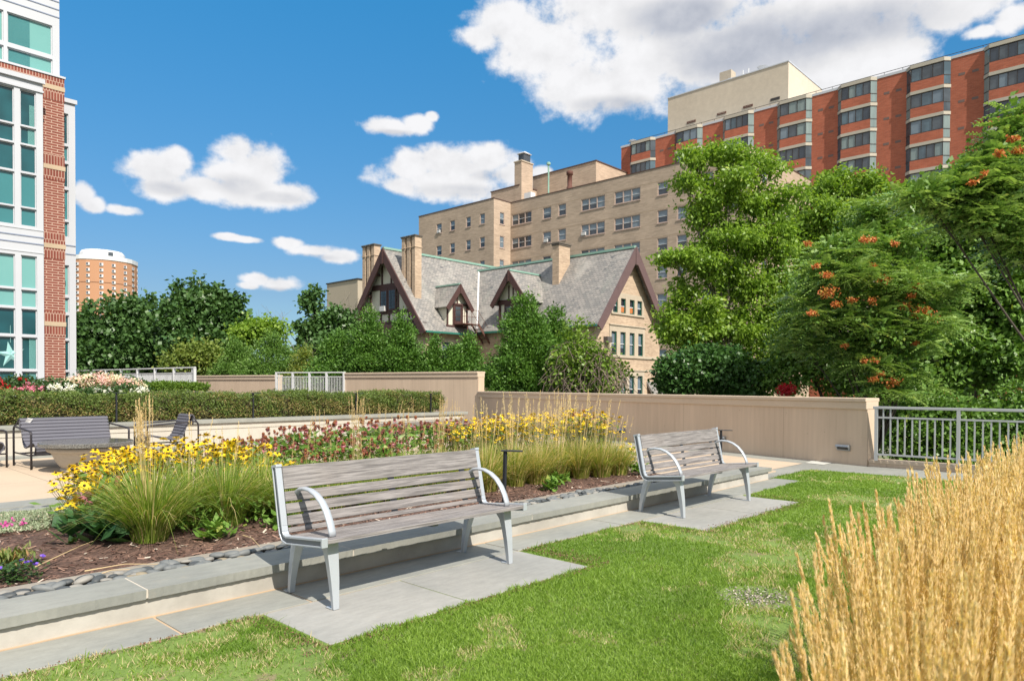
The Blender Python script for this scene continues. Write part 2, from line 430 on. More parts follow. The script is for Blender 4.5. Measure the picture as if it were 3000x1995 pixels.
def mk_kerb():
    m, t = newmat('kerb_concrete'); p = pos(t)
    c = t.mix(t.ramp(t.noise(p, 1.4, 6., .65), .35, .65), (.455,.43,.385), (.33,.31,.275))
    x, y, z = t.sep(p)
    c = t.mix(t.ramp(t.noise(t.vm('MULTIPLY', p, (5., 5., 1.2)), 2., 4., .7), .58, .75, 0., .5), c, (.30,.265,.215))
    pit = t.noise(p, 38., 3., .6); c = t.mix(t.ramp(pit, .70, .76, 0., .7), c, (.18,.16,.13))
    t.put(t.b.inputs['Base Color'], c); t.b.inputs['Roughness'].default_value = .85
    bump(t, t.noise(p, 30., 5., .65), .4, .004); return m
kerbmat = mk_kerb()
mortar = surf('sandy_mortar', (.50,.37,.25), .9, (.42,.31,.21), 6.)
tanconc = None
def mk_plaza():
    m, t = newmat('tan_paving_concrete'); p = pos(t)
    c = t.mix(t.ramp(t.noise(p, .6, 5., .6), .3, .7), (.50,.395,.29), (.44,.345,.255))
    c = t.mul(c, t.ramp(t.noise(p, 90., 2., .8), .2, .8, .88, 1.1, False))
    x, y, z = t.sep(p)
    def joint(v, per, off):
        q = t.math('ABSOLUTE', t.math('SUBTRACT', t.math('FRACT', t.math('ADD', t.math('DIVIDE', v, per), off)), .5))
        return t.math('LESS_THAN', q, .0032)
    j = t.math('MAXIMUM', joint(y, 1.85, .12), joint(x, 2.4, .31))
    c = t.mix(t.math('MULTIPLY', j, .65), c, (.16,.12,.09))
    t.put(t.b.inputs['Base Color'], c); t.b.inputs['Roughness'].default_value = .8
    bump(t, t.noise(p, 60., 3.), .2, .003); return m
tanconc = mk_plaza()

# everything beyond the terrace: streets and gardens lower down
gm, t = newmat('city_ground'); p = pos(t)
t.put(t.b.inputs['Base Color'], t.mix(t.ramp(t.noise(p, .05, 5., .6), .42, .58), (.11,.14,.06), (.20,.19,.15))); t.b.inputs['Roughness'].default_value = .95
struct(flat('ground', [(-1500,-1500),(1500,-1500),(1500,1500),(-1500,1500)], -3.2, gm))
# the terrace slab (bluestone shows between the lawn and the walls)
WRi = WR + wnor*.02
terr = [(-14,-9), (fE.x+.1, -9), (fE.x+.1, fE.y), (fA.x, fA.y), (WR.x, WR.y), (WC.x, WC.y), (WM.x, WM.y), (WN.x, WN.y), (WL.x, WL.y), (9.5, 46), (-14, 46)]
struct(flat('terrace', terr, 0.0, bluestone, 3.1))
# plaza concrete: behind the bed, and past its right end
def wx(y, off): return (WR + wdir*((y-WR.y)/wdir.y)).x - off
struct(flat('plaza', [(-14,9.93), (11.45,9.93), (11.45,4.93), (wx(4.93,.62),4.93), (wx(15.45,.62),15.45), (-14,15.45)], .004, tanconc))
# white cover stone by the wall, and the low seam at the kerb end
def obj_quad(name, P4, z, mat): return flat(name, [(p.x, p.y) for p in P4], z, mat)
wq = [onz(2150+x/4.716, 1300+y/4.716) for x, y in ((985,266),(1075,236),(1370,262),(1240,292))]
tag(obj_quad('cover_slab', wq, .006, surf('white_cover', (.55,.55,.51), .7)), 'small white cover slab let into the paving at the foot of the low wall', 'slab')

# bench slabs and the strip of coping along the kerb: separate stones with mortar joints
def stone(name, x0, x1, y0, y1, z, mat, label, group, th=.05):
    mb = MB(); mb.box((x0, y0, z-th), (x1, y1, z)); o = mb.build(name, mat, bevel=.004)
    return tag(o, label, 'paving slab', group)
strip = [-2.0,-.2,1.61,2.42,4.36,5.9,7.3,8.75,10.49]
mb = MB(); mb.box((-6, 4.0, -.05), (10.49, 4.42, .006)); struct(mb.build('path', mortar))
for i in range(len(strip)-1):
    if strip[i+1] < .3: continue
    words = ['nearest the picture edge', 'just before the front bench', 'under the left legs of the front bench', 'under the front bench', 'just past the front bench',
             'midway between the two benches', 'under the far bench', 'past the far bench by the kerb end'][i]
    stone('paving_slab', strip[i]+.008, strip[i+1]-.008, 4.005, 4.40, .012+.0008*i, bluestone, 'narrow bluestone strip paver along the kerb, ' + words, 'strip pavers along the kerb')
def pad(x0, cuts, which):
    for i in range(len(cuts)-1):
        pos_w = ['left', 'middle', 'right'][i] if len(cuts) == 4 else ['left', 'right'][i]
        stone('paving_slab', cuts[i]+.004, cuts[i+1]-.004, 3.27, 3.995, .010+.0015*i, bluestone2, 'large pale bluestone slab, %s piece of the pad under the %s bench' % (pos_w, which), 'bench pad slabs')
pad(2.08, [2.085, 3.12, 4.36], 'front')
pad(6.24, [6.24, 7.45, 8.56], 'far')

# kerb wall of the flower bed with its overhanging bluestone coping
kt = thing('planter_wall', 'low pale concrete kerb wall with grey bluestone coping round the flower bed', 'wall', (0,4.42,0))
mb = MB(); mb.box((-6, 4.42, -.05), (10.33, 4.72, .128)); mb.build('wall_face', kerbmat, kt)
mb = MB(); mb.box((-6, 4.405, .0), (10.34, 4.42, .016)); mb.build('mortar_fillet', mortar, kt)
cuts = [-6, -1.9, .1, 1.57, 3.0, 4.98, 6.62, 8.7, 10.39]
for i in range(len(cuts)-1):
    mb = MB(); n = 64
    x0, x1 = cuts[i]+.006, cuts[i+1]-.006
    for k in range(n):     # hand-cut stone: the front edge wanders a little
        a = x0+(x1-x0)*k/n; b = x0+(x1-x0)*(k+1)/n
        ya = 4.386 + .0012*math.sin(a*37+i) + .0015*math.sin(a*171+2*i); yb = 4.386 + .0012*math.sin(b*37+i) + .0015*math.sin(b*171+2*i)
        mb.hexa([(a,ya+.007,.129),(b,yb+.007,.129),(b,4.765,.129),(a,4.765,.129)], [(a,ya,.186),(b,yb,.186),(b,4.765,.186),(a,4.765,.186)])
    mb.build('coping_stone', bluestone, kt)
mb = MB()
for c in cuts[1:-1]: mb.box((c-.006, 4.393, .135), (c+.006, 4.76, .1845))
mb.build('coping_joint', surf('pale_joint', (.55,.50,.43), .9), kt)
# second strip of stone between pebbles and mulch, end kerb and the plaza edge strip
es = surf('weathered_edging', (.235,.205,.17), .9, (.30,.275,.235), 2.5, fine=.12)
mb = MB(); mb.box((-6, 5.01, -.1), (8.9, 5.14, .160)); tag(mb.build('edging_strip', es), 'flat brown-grey stone edging between the pebbles and the mulch', 'edging')
mb = MB(); mb.box((-6, 9.47, -.3), (9.6, 9.93, .012)); tag(mb.build('plaza_edging', bluestone), 'wide bluestone edging along the far side of the flower bed', 'edging')
mb = MB(); mb.box((8.9, 4.77, -.1), (11.45, 4.93, .02)); mb.box((8.9,4.93,-.1),(11.45,9.93,.002)); struct(mb.build('plaza_patch', tanconc))

# mulch soil of the flower bed, gently humped
def mk_mulch():
    m, t = newmat('bark_mulch'); p = pos(t)
    q = t.vm('ADD', p, t.mul((1.,1.,0.), t.noise(p, 3., 2.)))
    a = t.noise(t.vm('MULTIPLY', q, (22., 60., 22.)), 1., 4., .7); b = t.noise(p, 30., 4., .7)
    c = t.mix(t.ramp(a, .35, .66), (.055,.030,.024), (.205,.118,.088))
    c = t.mix(t.ramp(b, .64, .72, 0., .8), c, (.36,.26,.20))
    c = t.mul(c, t.ramp(t.noise(p, 1.1, 3.), .3, .7, .8, 1.15, False))
    t.put(t.b.inputs['Base Color'], c); t.b.inputs['Roughness'].default_value = .9
    bump(t, a, .9, .02); return m
mulch = mk_mulch()
nx_, ny_ = 110, 44
gx = np.linspace(-6, 8.9, nx_); gy = np.linspace(5.13, 9.5, ny_); X, Y = np.meshgrid(gx, gy)
def bedz(x, y):
    f = np.clip((y-6.6)/2.9, 0, 1); f2 = np.clip((8.9-x)/1.0, 0, 1)
    return .135 - .225*f + .03*np.sin(x*1.3+y)*np.sin(y*2.1)*f2*(1-f)
Z = bedz(X, Y) + .008*np.sin(X*17)*np.sin(Y*15)
idx = np.arange(nx_*ny_).reshape(ny_, nx_)
Q = np.stack([idx[:-1,:-1], idx[:-1,1:], idx[1:,1:], idx[1:,:-1]], -1).reshape(-1, 4)
struct(npmesh('soil', np.stack([X, Y, Z], -1).reshape(-1, 3), Q, mulch, smooth=True))
mb = MB(); mb.box((-6, 4.72, -.1), (8.9, 5.01, .142)); struct(mb.build('gravel', surf('dark_bed_gravel', (.07,.065,.06), .95, fine=.4, fscale=80.)))

# loose wood chips over the mulch (nobody could count them)
N = 9000
cx = rng.uniform(.2, 8.8, N); cy = 5.14 + 4.0*rng.random(N)**1.7
cz = bedz(cx, cy) + .006 + .008*rng.random(N)
ang = rng.normal(0.35, .9, N); L = rng.uniform(.008, .034, N); Wd = rng.uniform(.003, .009, N); tl = rng.normal(0, .22, N)
d = np.stack([np.cos(ang), np.sin(ang), tl], -1); sdv = np.stack([-np.sin(ang), np.cos(ang), rng.normal(0,.3,N)], -1)
C = np.stack([cx, cy, cz], -1)
V = np.stack([C-d*L[:,None]-sdv*Wd[:,None], C+d*L[:,None]-sdv*Wd[:,None]*.6, C+d*L[:,None]*.9+sdv*Wd[:,None], C-d*L[:,None]*.9+sdv*Wd[:,None]*.7], 1).reshape(-1, 3)
Q = np.arange(4*N).reshape(-1, 4)
tag(npmesh('mulch_chips', V, Q, leafmat('wood_chip', (.085,.042,.034), (.30,.19,.145), (.52,.44,.37), 0., .9, .93, .05), rnd=rng.random(N)), 'scattered brown and pale bark chips over the flower bed soil', 'mulch', kind='stuff')

# pebbles in the channel behind the coping
def blob(r, seed, n=(12, 8)):
    rs = np.random.default_rng(seed); mb = MB(); ph = rs.uniform(0, 6, 3); a, b = n
    prof = []
    for i in range(b+1):
        th = math.pi*i/b
        for j in range(a):
            u = 2*math.pi*j/a; k = 1+.07*math.sin(2*u+ph[0])+.05*math.sin(3*u+ph[1])
            mb.v.append((r[0]*k*math.sin(th)*math.cos(u), r[1]*k*math.sin(th)*math.sin(u), r[2]*-math.cos(th)))
    for i in range(b):
        for j in range(a):
            mb.f.append((i*a+j, i*a+(j+1)%a, (i+1)*a+(j+1)%a, (i+1)*a+j)); mb.m.append(0)
    return mb
pcol = [surf('dark_pebble', (.07,.08,.085), .55, (.05,.055,.06), 9., fine=.1), surf('grey_pebble', (.165,.175,.175), .6, (.12,.13,.135), 9., fine=.1),
        surf('pale_pebble', (.27,.26,.235), .65, (.21,.20,.185), 9., fine=.1), surf('tan_pebble', (.26,.22,.15), .65, (.20,.17,.125), 9., fine=.1)]
pbase = []
for i in range(8):
    o = blob((.055+.012*(i%3), .034+.006*(i%2), .020+.005*(i%3)), i).build('pebble', pcol[[0,1,1,2,0,1,3,2][i]], smooth=True); pbase.append(o)
used = set(); x = .15; k = 0
pw = {0:'dark', 1:'mid grey', 2:'grey', 3:'pale', 4:'small dark', 5:'grey', 6:'tan', 7:'light'}
while x < 8.6:
    rows = [4.80, 4.86, 4.92, 4.98] if x < 7 else [4.84, 4.93]
    for ry in rows:
        if random.random() < .16: continue
        i = random.randrange(8) if random.random() > .25 else random.choice([0,1,5])
        o = pbase[i] if i not in used else pbase[i].copy()
        if i in used: COL.objects.link(o)
        used.add(i); s = random.uniform(.55, .95)
        o.location = (x+random.uniform(-.03,.03), ry+random.uniform(-.015,.015), .158+random.uniform(0,.018)); o.scale = (s, s, s)
        o.rotation_euler = (random.uniform(-.2,.2), random.uniform(-.2,.2), random.uniform(-.7,.7))
        c = {0:'dark slate', 1:'mid grey', 2:'mid grey', 3:'pale grey', 4:'dark slate', 5:'mid grey', 6:'tan', 7:'pale grey'}[i]
        tag(o, '%s river pebble lying in the channel behind the bed coping' % c, 'pebble', '%s pebbles along the coping' % c)
    x += .078

# ------------------------------------------------------------------ walls and railings round the terrace
def wall_run(root, A, B, h, capdrop=.2, th=.32, z0=-.6, capover=.05):
    A = Vector((A[0], A[1], 0)); B = Vector((B[0], B[1], 0)); d = (B-A).normalized(); n = Vector((d.y, -d.x, 0))
    if n.dot(A+B) < 0: n = -n
    mb = MB(); q = [A, B, B+n*th, A+n*th]
    mb.extr([p+Vector((0,0,z0)) for p in q], (0,0,h-capdrop-z0)); mb.build('wall_face', wallpaint, root)
    mb = MB(); q = [A-n*.03-d*.0, B-n*.03, B+n*(th+.03), A+n*(th+.03)]
    mb.extr([p+Vector((0,0,h-capdrop+.0)) for p in q], (0,0,.135)); q = [A-n*.055, B-n*.055, B+n*(th+.055), A+n*(th+.055)]
    mb.extr([p+Vector((0,0,h-.068)) for p in q], (0,0,.068)); mb.build('wall_cap', wallcap, root, bevel=.012)
HL_ = 1.2
t1 = thing('low_wall', 'long waist-high tan painted wall with a pale cap behind the far bench', 'wall', WR)
wall_run(t1, WR, WC, HL_)
t2 = thing('tall_wall', 'taller tan wall section with pale cap stepping up from the low wall', 'wall', WC)
wall_run(t2, WC, WM, 1.872)
mb = MB(); e_ = (WC-WM).normalized(); 
t3 = thing('far_wall', 'distant tan wall section between the two white railings', 'wall', WN)
wall_run(t3, WN, WL, 1.80)
rough = surf('grey_stone_band', (.20,.185,.175), .9, (.13,.12,.115), 5., fine=.3, fscale=12.)

# small wall lights
def wall_light(px, py, label):
    P0 = onwall(px, py, .0); r = thing('wall_light', label, 'wall light', P0, group='step lights along the low wall')
    mb = MB(); w_ = .125; n = -wnor; 
    for sgn in (1,):
        a = P0 - wdir*w_; pts = [a+Vector((0,0,.055)), a+n*.07+Vector((0,0,.055)), a+n*.085+Vector((0,0,.02)), a+n*.06+Vector((0,0,.015)), a+n*.02+Vector((0,0,-.05)), a+Vector((0,0,-.055))]
        mb.extr(pts, wdir*(2*w_))
    mb.build('housing', galv, r, bevel=.004)
    mb = MB(); a = P0 - wdir*(w_*.8) + n*.05; mb.extr([a+Vector((0,0,.008)), a+n*.012+Vector((0,0,.008)), a-n*.005+Vector((0,0,-.03)), a-n*.018+Vector((0,0,-.03))], wdir*(1.6*w_)); mb.build('lens', darkframe, r)
wall_light(2350+640/5.2275, 1120+1000/5.2275, 'small grey metal step light near the right end of the low wall')
wall_light(1400+1870/2.62, 1100+487/2.62, 'small grey metal step light on the low wall behind the far bench')
wall_light(1400+1107/2.62, 1100+425/2.62, 'small grey metal step light on the low wall left of the far bench')

# fence along the right edge on its tan kerb
ft = thing('kerb_wall', 'low tan painted kerb carrying the grey metal railing', 'wall', fA)
mb = MB(); q = [fA, fE, fE+fnor*.30, fA+fnor*.30]; mb.extr([p+Vector((0,0,-.6)) for p in q], (0,0,.66)); mb.build('wall_face', wallpaint, ft)
mb = MB(); q = [fA-fnor*.012, fE-fnor*.012, fE+fnor*.312, fA+fnor*.312]; mb.extr([p+Vector((0,0,.06)) for p in q], (0,0,.06)); mb.build('wall_cap', wallcap, ft, bevel=.01)
railpaint = surf('light_grey_rail_paint', (.42,.43,.45), .4, (.37,.38,.40), 3., metal=.25)
railwhite = surf('white_rail_paint', (.62,.63,.64), .5)
def railing(root, A, B, z0, h, npost, nbal, mat, pr=.045, br=.018, midgap=.17, second=True):
    A = Vector((A[0], A[1], z0)); B = Vector((B[0], B[1], z0)); L = (B-A).length; d = (B-A).normalized(); up = Vector((0,0,1))
    mb = MB(); mb.bar(A-d*.05+up*h, B+d*.05+up*h, .06, .045); mb.build('top_rail', mat, root, bevel=.006)
    if second:
        mb = MB(); mb.bar(A+up*(h-midgap), B+up*(h-midgap), .035, .03); mb.build('middle_rail', mat, root)
    mb = MB(); mb.bar(A+up*.11, B+up*.11, .035, .03); mb.build('bottom_rail', mat, root)
    for k in range(npost):
        p = A+(B-A)*(k/(npost-1)); mb = MB(); mb.bar(p, p+up*(h-.02), pr, pr*.9, d); mb.build('post', mat, root)
    mb = MB(); n_ = 0
    for k in range(npost-1):
        a = A+(B-A)*(k/(npost-1)); b = A+(B-A)*((k+1)/(npost-1))
        for j in range(1, nbal+1):
            p = a+(b-a)*(j/(nbal+1)); top = h-midgap if not (k == 0 and j < 3) else h-.02
            mb.bar(p+up*.11, p+up*top, br, br, d); n_ += 1
    o = mb.build('balusters', mat, root); o['kind'] = 'stuff'
ff = fA + fdir*.10 + fnor*.15
# post spacing read from the picture
pp = [onz(2566, 1348.5, .12), onz(2790, 1372., .12)]
fr = thing('railing', 'light grey metal railing with upright balusters at the right edge of the lawn', 'railing', (pp[0].x, pp[0].y, .12))
sd_ = (pp[1]-pp[0])
dirp = fdir; sp = (sd_.dot(fdir))
A_ = pp[0]; A_.z = .12
railing(fr, A_, A_ + fdir*sp*5, .12, .92, 6, 10, railpaint, pr=.055, br=.022)

# upper terrace: retaining wall, cap, soil, white planter wall, railings beyond
rt = thing('retaining_wall', 'long cream concrete retaining wall with grey coping below the clipped hedge', 'wall', (3,16.04,0))
creamwall = surf('cream_concrete', (.51,.475,.415), .85, (.44,.405,.35), .8, fine=.08, fscale=8., streak=True)
mb = MB(); mb.box((-10,16.04,-.1),(15.0,16.5,.36)); mb.box((-10,16.055,.36),(15.0,16.5,.378)); mb.box((-10,16.04,.378),(15.0,16.5,.50)); mb.build('wall_face', creamwall, rt)
mb = MB(); mb.box((-10,15.99,.502),(15.12,16.5,.585)); mb.build('coping_stone', bluestone, rt, bevel=.008)
mb = MB(); mb.box((-10,15.62,0),(15.3,16.04,.03)); mb.build('footing', bluestone, rt)
sb = thing('stone_planter', 'low dark split-stone planter edge between the retaining wall end and the low wall', 'planter', (15.3,16.0,0))
mb = MB(); mb.box((11.5,15.7,.22),(wx(15.6,.05),16.03,.34)); mb.build('stone_band', rough, sb)
mb = MB(); mb.box((15.14,16.0,0),(wx(16.1,.05),16.3,.22)); mb.build('base', wallpaint, sb)
usoil = surf('planting_soil', (.08,.055,.04), .95, (.12,.10,.06), 1., fine=.3)
struct(flat('upper_soil', [(-14,16.3),(15.0,16.3),(16.0,17.3),(15.8,24.0),(14.8,27.5),(13.9,33.1),(-14,45)], .50, usoil, .45))
wp = thing('white_planter_wall', 'white planter wall with grey coping beyond the hedge', 'wall', (7.2,19,.5))
a = atd(345*K, 905*K, 21.); b = atd(497*K, 903*K, 20.)
mb = MB(); d = (b-a).normalized(); n = Vector((-d.y, d.x, 0))
q = [Vector((p.x,p.y,.4)) for p in (a,b,b+n*.35,a+n*.35)]; mb.extr(q, (0,0,.72)); mb.build('wall_face', surf('white_wall', (.62,.60,.56), .8), wp)
q = [Vector((p.x,p.y,1.12)) for p in (a-n*.03,b+d*.05-n*.03,b+d*.05+n*.35,a+n*.35)]; mb = MB(); mb.extr(q, (0,0,.07)); mb.build('coping_stone', bluestone, wp)

a = atd(1008, 1100, 28.0); b = atd(810, 1100, 29.2)
r1 = thing('railing', 'white metal railing bridging the gap between the two tan walls', 'railing', (a.x, a.y, .9), group='white far railings')
railing(r1, b, a, .62, 1.27, 5, 10, railwhite, pr=.08, br=.015)
a = onz(568, 1078.5, 1.87+.55); 
A1 = atd(570, 1100, 23.); B1 = atd(318, 1100, 27.5); C1 = atd(160, 1100, 40.)
r2 = thing('railing', 'white metal railing climbing away past the flowering hydrangeas', 'railing', (A1.x, A1.y, 1.0), group='white far railings')
railing(r2, A1, B1+(B1-A1)*.45, .75, 1.19, 8, 16, railwhite, pr=.08, br=.03)

# ================================================================== GARDEN FURNITURE
def mk_wood():
    m, t = newmat('weathered_teak'); p = pos(t)
    o_ = t.node('ShaderNodeTexCoord').outputs['Object']
    g = t.noise(t.vm('MULTIPLY', o_, (3., 60., 90.)), 1., 6., .7, .4)
    c = t.mix(t.ramp(g, .36, .64), (.125,.116,.116), (.295,.276,.272))
    bl = t.noise(t.vm('MULTIPLY', o_, (1.5, 9., 9.)), 1., 5., .65)
    c = t.mix(t.ramp(bl, .50, .70, 0., .45), c, (.125,.118,.115))
    c = t.mix(t.ramp(t.noise(o_, 2.2, 3.), .5, .7, 0., .3), c, (.28,.245,.225))
    bd = t.noise(t.vm('MULTIPLY', o_, (14., 20., 7.)), 1.6, 2., .5)
    c = t.mix(t.ramp(bd, .80, .82, 0., .8), c, (.75,.74,.72))
    t.put(t.b.inputs['Base Color'], c); t.b.inputs['Roughness'].default_value = .75; t.b.inputs['Specular IOR Level'].default_value = .25
    bump(t, g, .4, .003); return m
teak = mk_wood()
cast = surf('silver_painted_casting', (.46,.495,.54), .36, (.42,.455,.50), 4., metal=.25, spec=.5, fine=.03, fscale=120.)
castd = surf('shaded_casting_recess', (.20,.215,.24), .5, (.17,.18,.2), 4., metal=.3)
LB = 1.83
def make_bench():
    r = thing('park_bench', 'front grey slatted wooden bench with curved silver metal arms and legs', 'bench', (0,0,0), 0., 'benches beside the flower bed')
    # side frames: a rail bent from the seat front up to the top of the back
    path = [(-.040,.432),(.30,.398),(.372,.391),(.410,.400),(.432,.430),(.444,.470),(.522,.842)]
    def offs(path, o):
        out = []
        for k, (v, z) in enumerate(path):
            a = Vector(path[max(k-1,0)]); b = Vector(path[min(k+1,len(path)-1)]); d = (b-a).normalized(); n = Vector((d.y, -d.x))
            out.append((v+n.x*o, z+n.y*o))
        return out
    for side, u0 in ((0, .0), (1, LB-.042)):
        mb = MB(); hw = .027
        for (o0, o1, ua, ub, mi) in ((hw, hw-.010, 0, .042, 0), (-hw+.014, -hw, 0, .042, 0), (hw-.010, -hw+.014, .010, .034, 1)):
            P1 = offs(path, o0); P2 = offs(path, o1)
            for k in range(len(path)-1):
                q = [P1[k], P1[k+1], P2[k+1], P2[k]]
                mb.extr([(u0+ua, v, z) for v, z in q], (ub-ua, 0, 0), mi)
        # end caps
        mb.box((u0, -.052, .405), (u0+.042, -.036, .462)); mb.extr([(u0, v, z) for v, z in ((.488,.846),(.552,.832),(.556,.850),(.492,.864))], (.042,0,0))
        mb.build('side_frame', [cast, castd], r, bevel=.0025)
    def board(mb, a, b, th):   # a,b = (v,z) edges of the face
        a = Vector(a); b = Vector(b); d = (b-a).normalized(); n = Vector((-d.y, d.x))
        q = [a, b, b-n*th, a-n*th]; e = .003
        mb.extr([(.043, v, z) for v, z in ((a+d*e).to_tuple(), (b-d*e).to_tuple(), (b-n*e).to_tuple(), (b-n*th).to_tuple(), (a-n*th).to_tuple(), (a-n*e).to_tuple())], (LB-.086, 0, 0))
    mb = MB(); B0 = Vector((.402,.428)); B1_ = Vector((.490,.850)); Lb = (B1_-B0).length; dv = (B0-B1_).normalized(); s = 0.
    for wd, gp in ((.150,.016),(.064,.014),(.064,.014),(.064,.013),(.050,.004)):
        if s+wd > Lb: wd = Lb-s
        a = B1_+dv*s; b = B1_+dv*(s+wd); board(mb, b, a, .022); s += wd+gp
    mb.build('backrest', teak, r)
    mb = MB(); S0 = Vector((-.050,.449)); S1_ = Vector((.385,.418)); dv = (S1_-S0).normalized(); s = 0.
    for wd, gp in ((.098,.007),(.046,.007),(.046,.007),(.046,.007),(.046,.007),(.046,.007),(.056,.0)):
        a = S0+dv*s; b = S0+dv*(s+wd); board(mb, b, a, -.024) if False else board(mb, a, b, .024); s += wd+gp
    mb.build('seat', teak, r)
    for a in (.132, LB-.132):
        arc = [(.462,.655),(.452,.682),(.415,.700),(.36,.708),(.29,.704),(.22,.682),(.155,.642),(.105,.590),(.068,.530),(.045,.475),(.040,.444)]
        mb = MB(); P_ = [Vector((a, v, z)) for v, z in arc]; n = 10; i0 = 0
        for k, p_ in enumerate(P_):
            d = (P_[min(k+1,len(P_)-1)]-P_[max(k-1,0)]).normalized(); nn = Vector((1,0,0)).cross(d); wu = .0195+.007*min(1, k/6); wn = .013
            for j in range(n):
                th = 2*math.pi*j/n; mb.v.append(tuple(p_+Vector((1,0,0))*math.cos(th)*wu+nn*math.sin(th)*wn))
        for k in range(len(P_)-1):
            for j in range(n):
                j2 = (j+1)%n; mb.f.append((k*n+j, k*n+j2, (k+1)*n+j2, (k+1)*n+j)); mb.m.append(0)
        mb.f.append(tuple(range(n))[::-1]); mb.m.append(0); mb.f.append(tuple((len(P_)-1)*n+j for j in range(n))); mb.m.append(0)
        mb.build('armrest', cast, r, smooth=True)
        # front leg: blade that widens into the seat bracket
        def leg(secs):     # (z, v_front, v_back, half width)
            mb = MB(); i0 = 0
            for (z, vf, vb, hw) in secs:
                mb.v += [(a-hw, vf, z), (a+hw, vf, z), (a+hw*.78, vb, z), (a-hw*.78, vb, z)]
            for k in range(len(secs)-1):
                for j in range(4):
                    j2 = (j+1)%4; mb.f.append((k*4+j, k*4+j2, (k+1)*4+j2, (k+1)*4+j)); mb.m.append(0)
            k = len(secs)-1; mb.f += [(3,2,1,0), (k*4, k*4+1, k*4+2, k*4+3)]; mb.m += [0,0]
            return mb
        m1 = leg([(0,-.004,.030,.0205),(.08,.0,.040,.024),(.18,.008,.056,.030),(.27,.020,.074,.035),(.34,.030,.096,.039),(.385,.036,.135,.041),(.414,.036,.20,.041)])
        m1.box((a-.022,.02,0),(a+.022,.085,.006)); m1.build('leg', cast, r, bevel=.003)
        m2 = leg([(0,.520,.552,.0205),(.08,.507,.547,.022),(.18,.480,.532,.025),(.27,.450,.510,.029),(.34,.420,.490,.032),(.375,.390,.478,.034),(.392,.33,.46,.034)])
        m2.box((a-.022,.545,0),(a+.022,.60,.006)); m2.build('leg', cast, r, bevel=.003)
        mb = MB(); mb.bar((a,.18,.404),(a,.40,.388),.05,.02); mb.build('seat_support', cast, r)
    for u in (.205, LB/2, LB-.205):
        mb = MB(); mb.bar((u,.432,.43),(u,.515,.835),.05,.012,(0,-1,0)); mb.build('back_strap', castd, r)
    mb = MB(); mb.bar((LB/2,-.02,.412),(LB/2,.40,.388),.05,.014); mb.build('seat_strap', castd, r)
    return r
b1 = make_bench(); b1.location = (2.302, 3.747, .012)
b2 = copy_tree(b1); b2.location = (2.302+4.224, 3.744, .012)
b2['label'] = 'far weathered slatted bench with silver arms, standing before the tan low wall'
b1['label'] = 'front weathered slatted bench with silver arms and bird-spotted top board, nearest the camera'

# path lights
blackp = surf('black_anodised', (.022,.024,.03), .45, (.03,.032,.04), 4., metal=.3)
def path_light(p, h, label, lean=0., ang=0., plate=.23):
    r = thing('path_light', label, 'path light', p, group='black path lights'); up = Vector(p)+Vector((lean,0,h))
    mb = MB(); mb.bar(p, up, .030, .030, (math.cos(ang), math.sin(ang), 0)); mb.build('post', blackp, r)
    mb = MB(); e = camvec(math.cos(ang), math.sin(ang), 0); e = Vector((e.x, e.y, 0)).normalized(); mb.bar(up-e*plate*.2+Vector((0,0,.008)), up+e*plate*.8+Vector((0,0,.003)), .075, .014); mb.build('lamp_head', blackp, r, bevel=.003)
def from_px(px, y, z):     # world point at depth row y seen at picture column px
    d = ray(px, 1200); return Vector((d.x/d.y*y, y, z))
p_ = from_px(1161*K, 5.15, .10); path_light(p_, .60, 'black path light standing just behind the right end of the front bench', .02)
p_ = from_px(1661*K, 5.6, .02); path_light(p_, .63, 'black path light standing behind the right end of the far bench', .0)
for x, hh, lb, rot in ((268,.76,'black path light at the hedge between settee and lounge chair',.0),(583,.74,'black path light against the hedge above the coneflowers',.0),
                  (820,.72,'black path light on the hedge right of the coneflower tops',.0),(992,.70,'black path light at the right end of the clipped hedge',.0)):
    p_ = from_px(x*K, 16.28, .5 + (0 if x < 800 else 0)); path_light(p_, hh*.92, lb, 0., rot, .26)

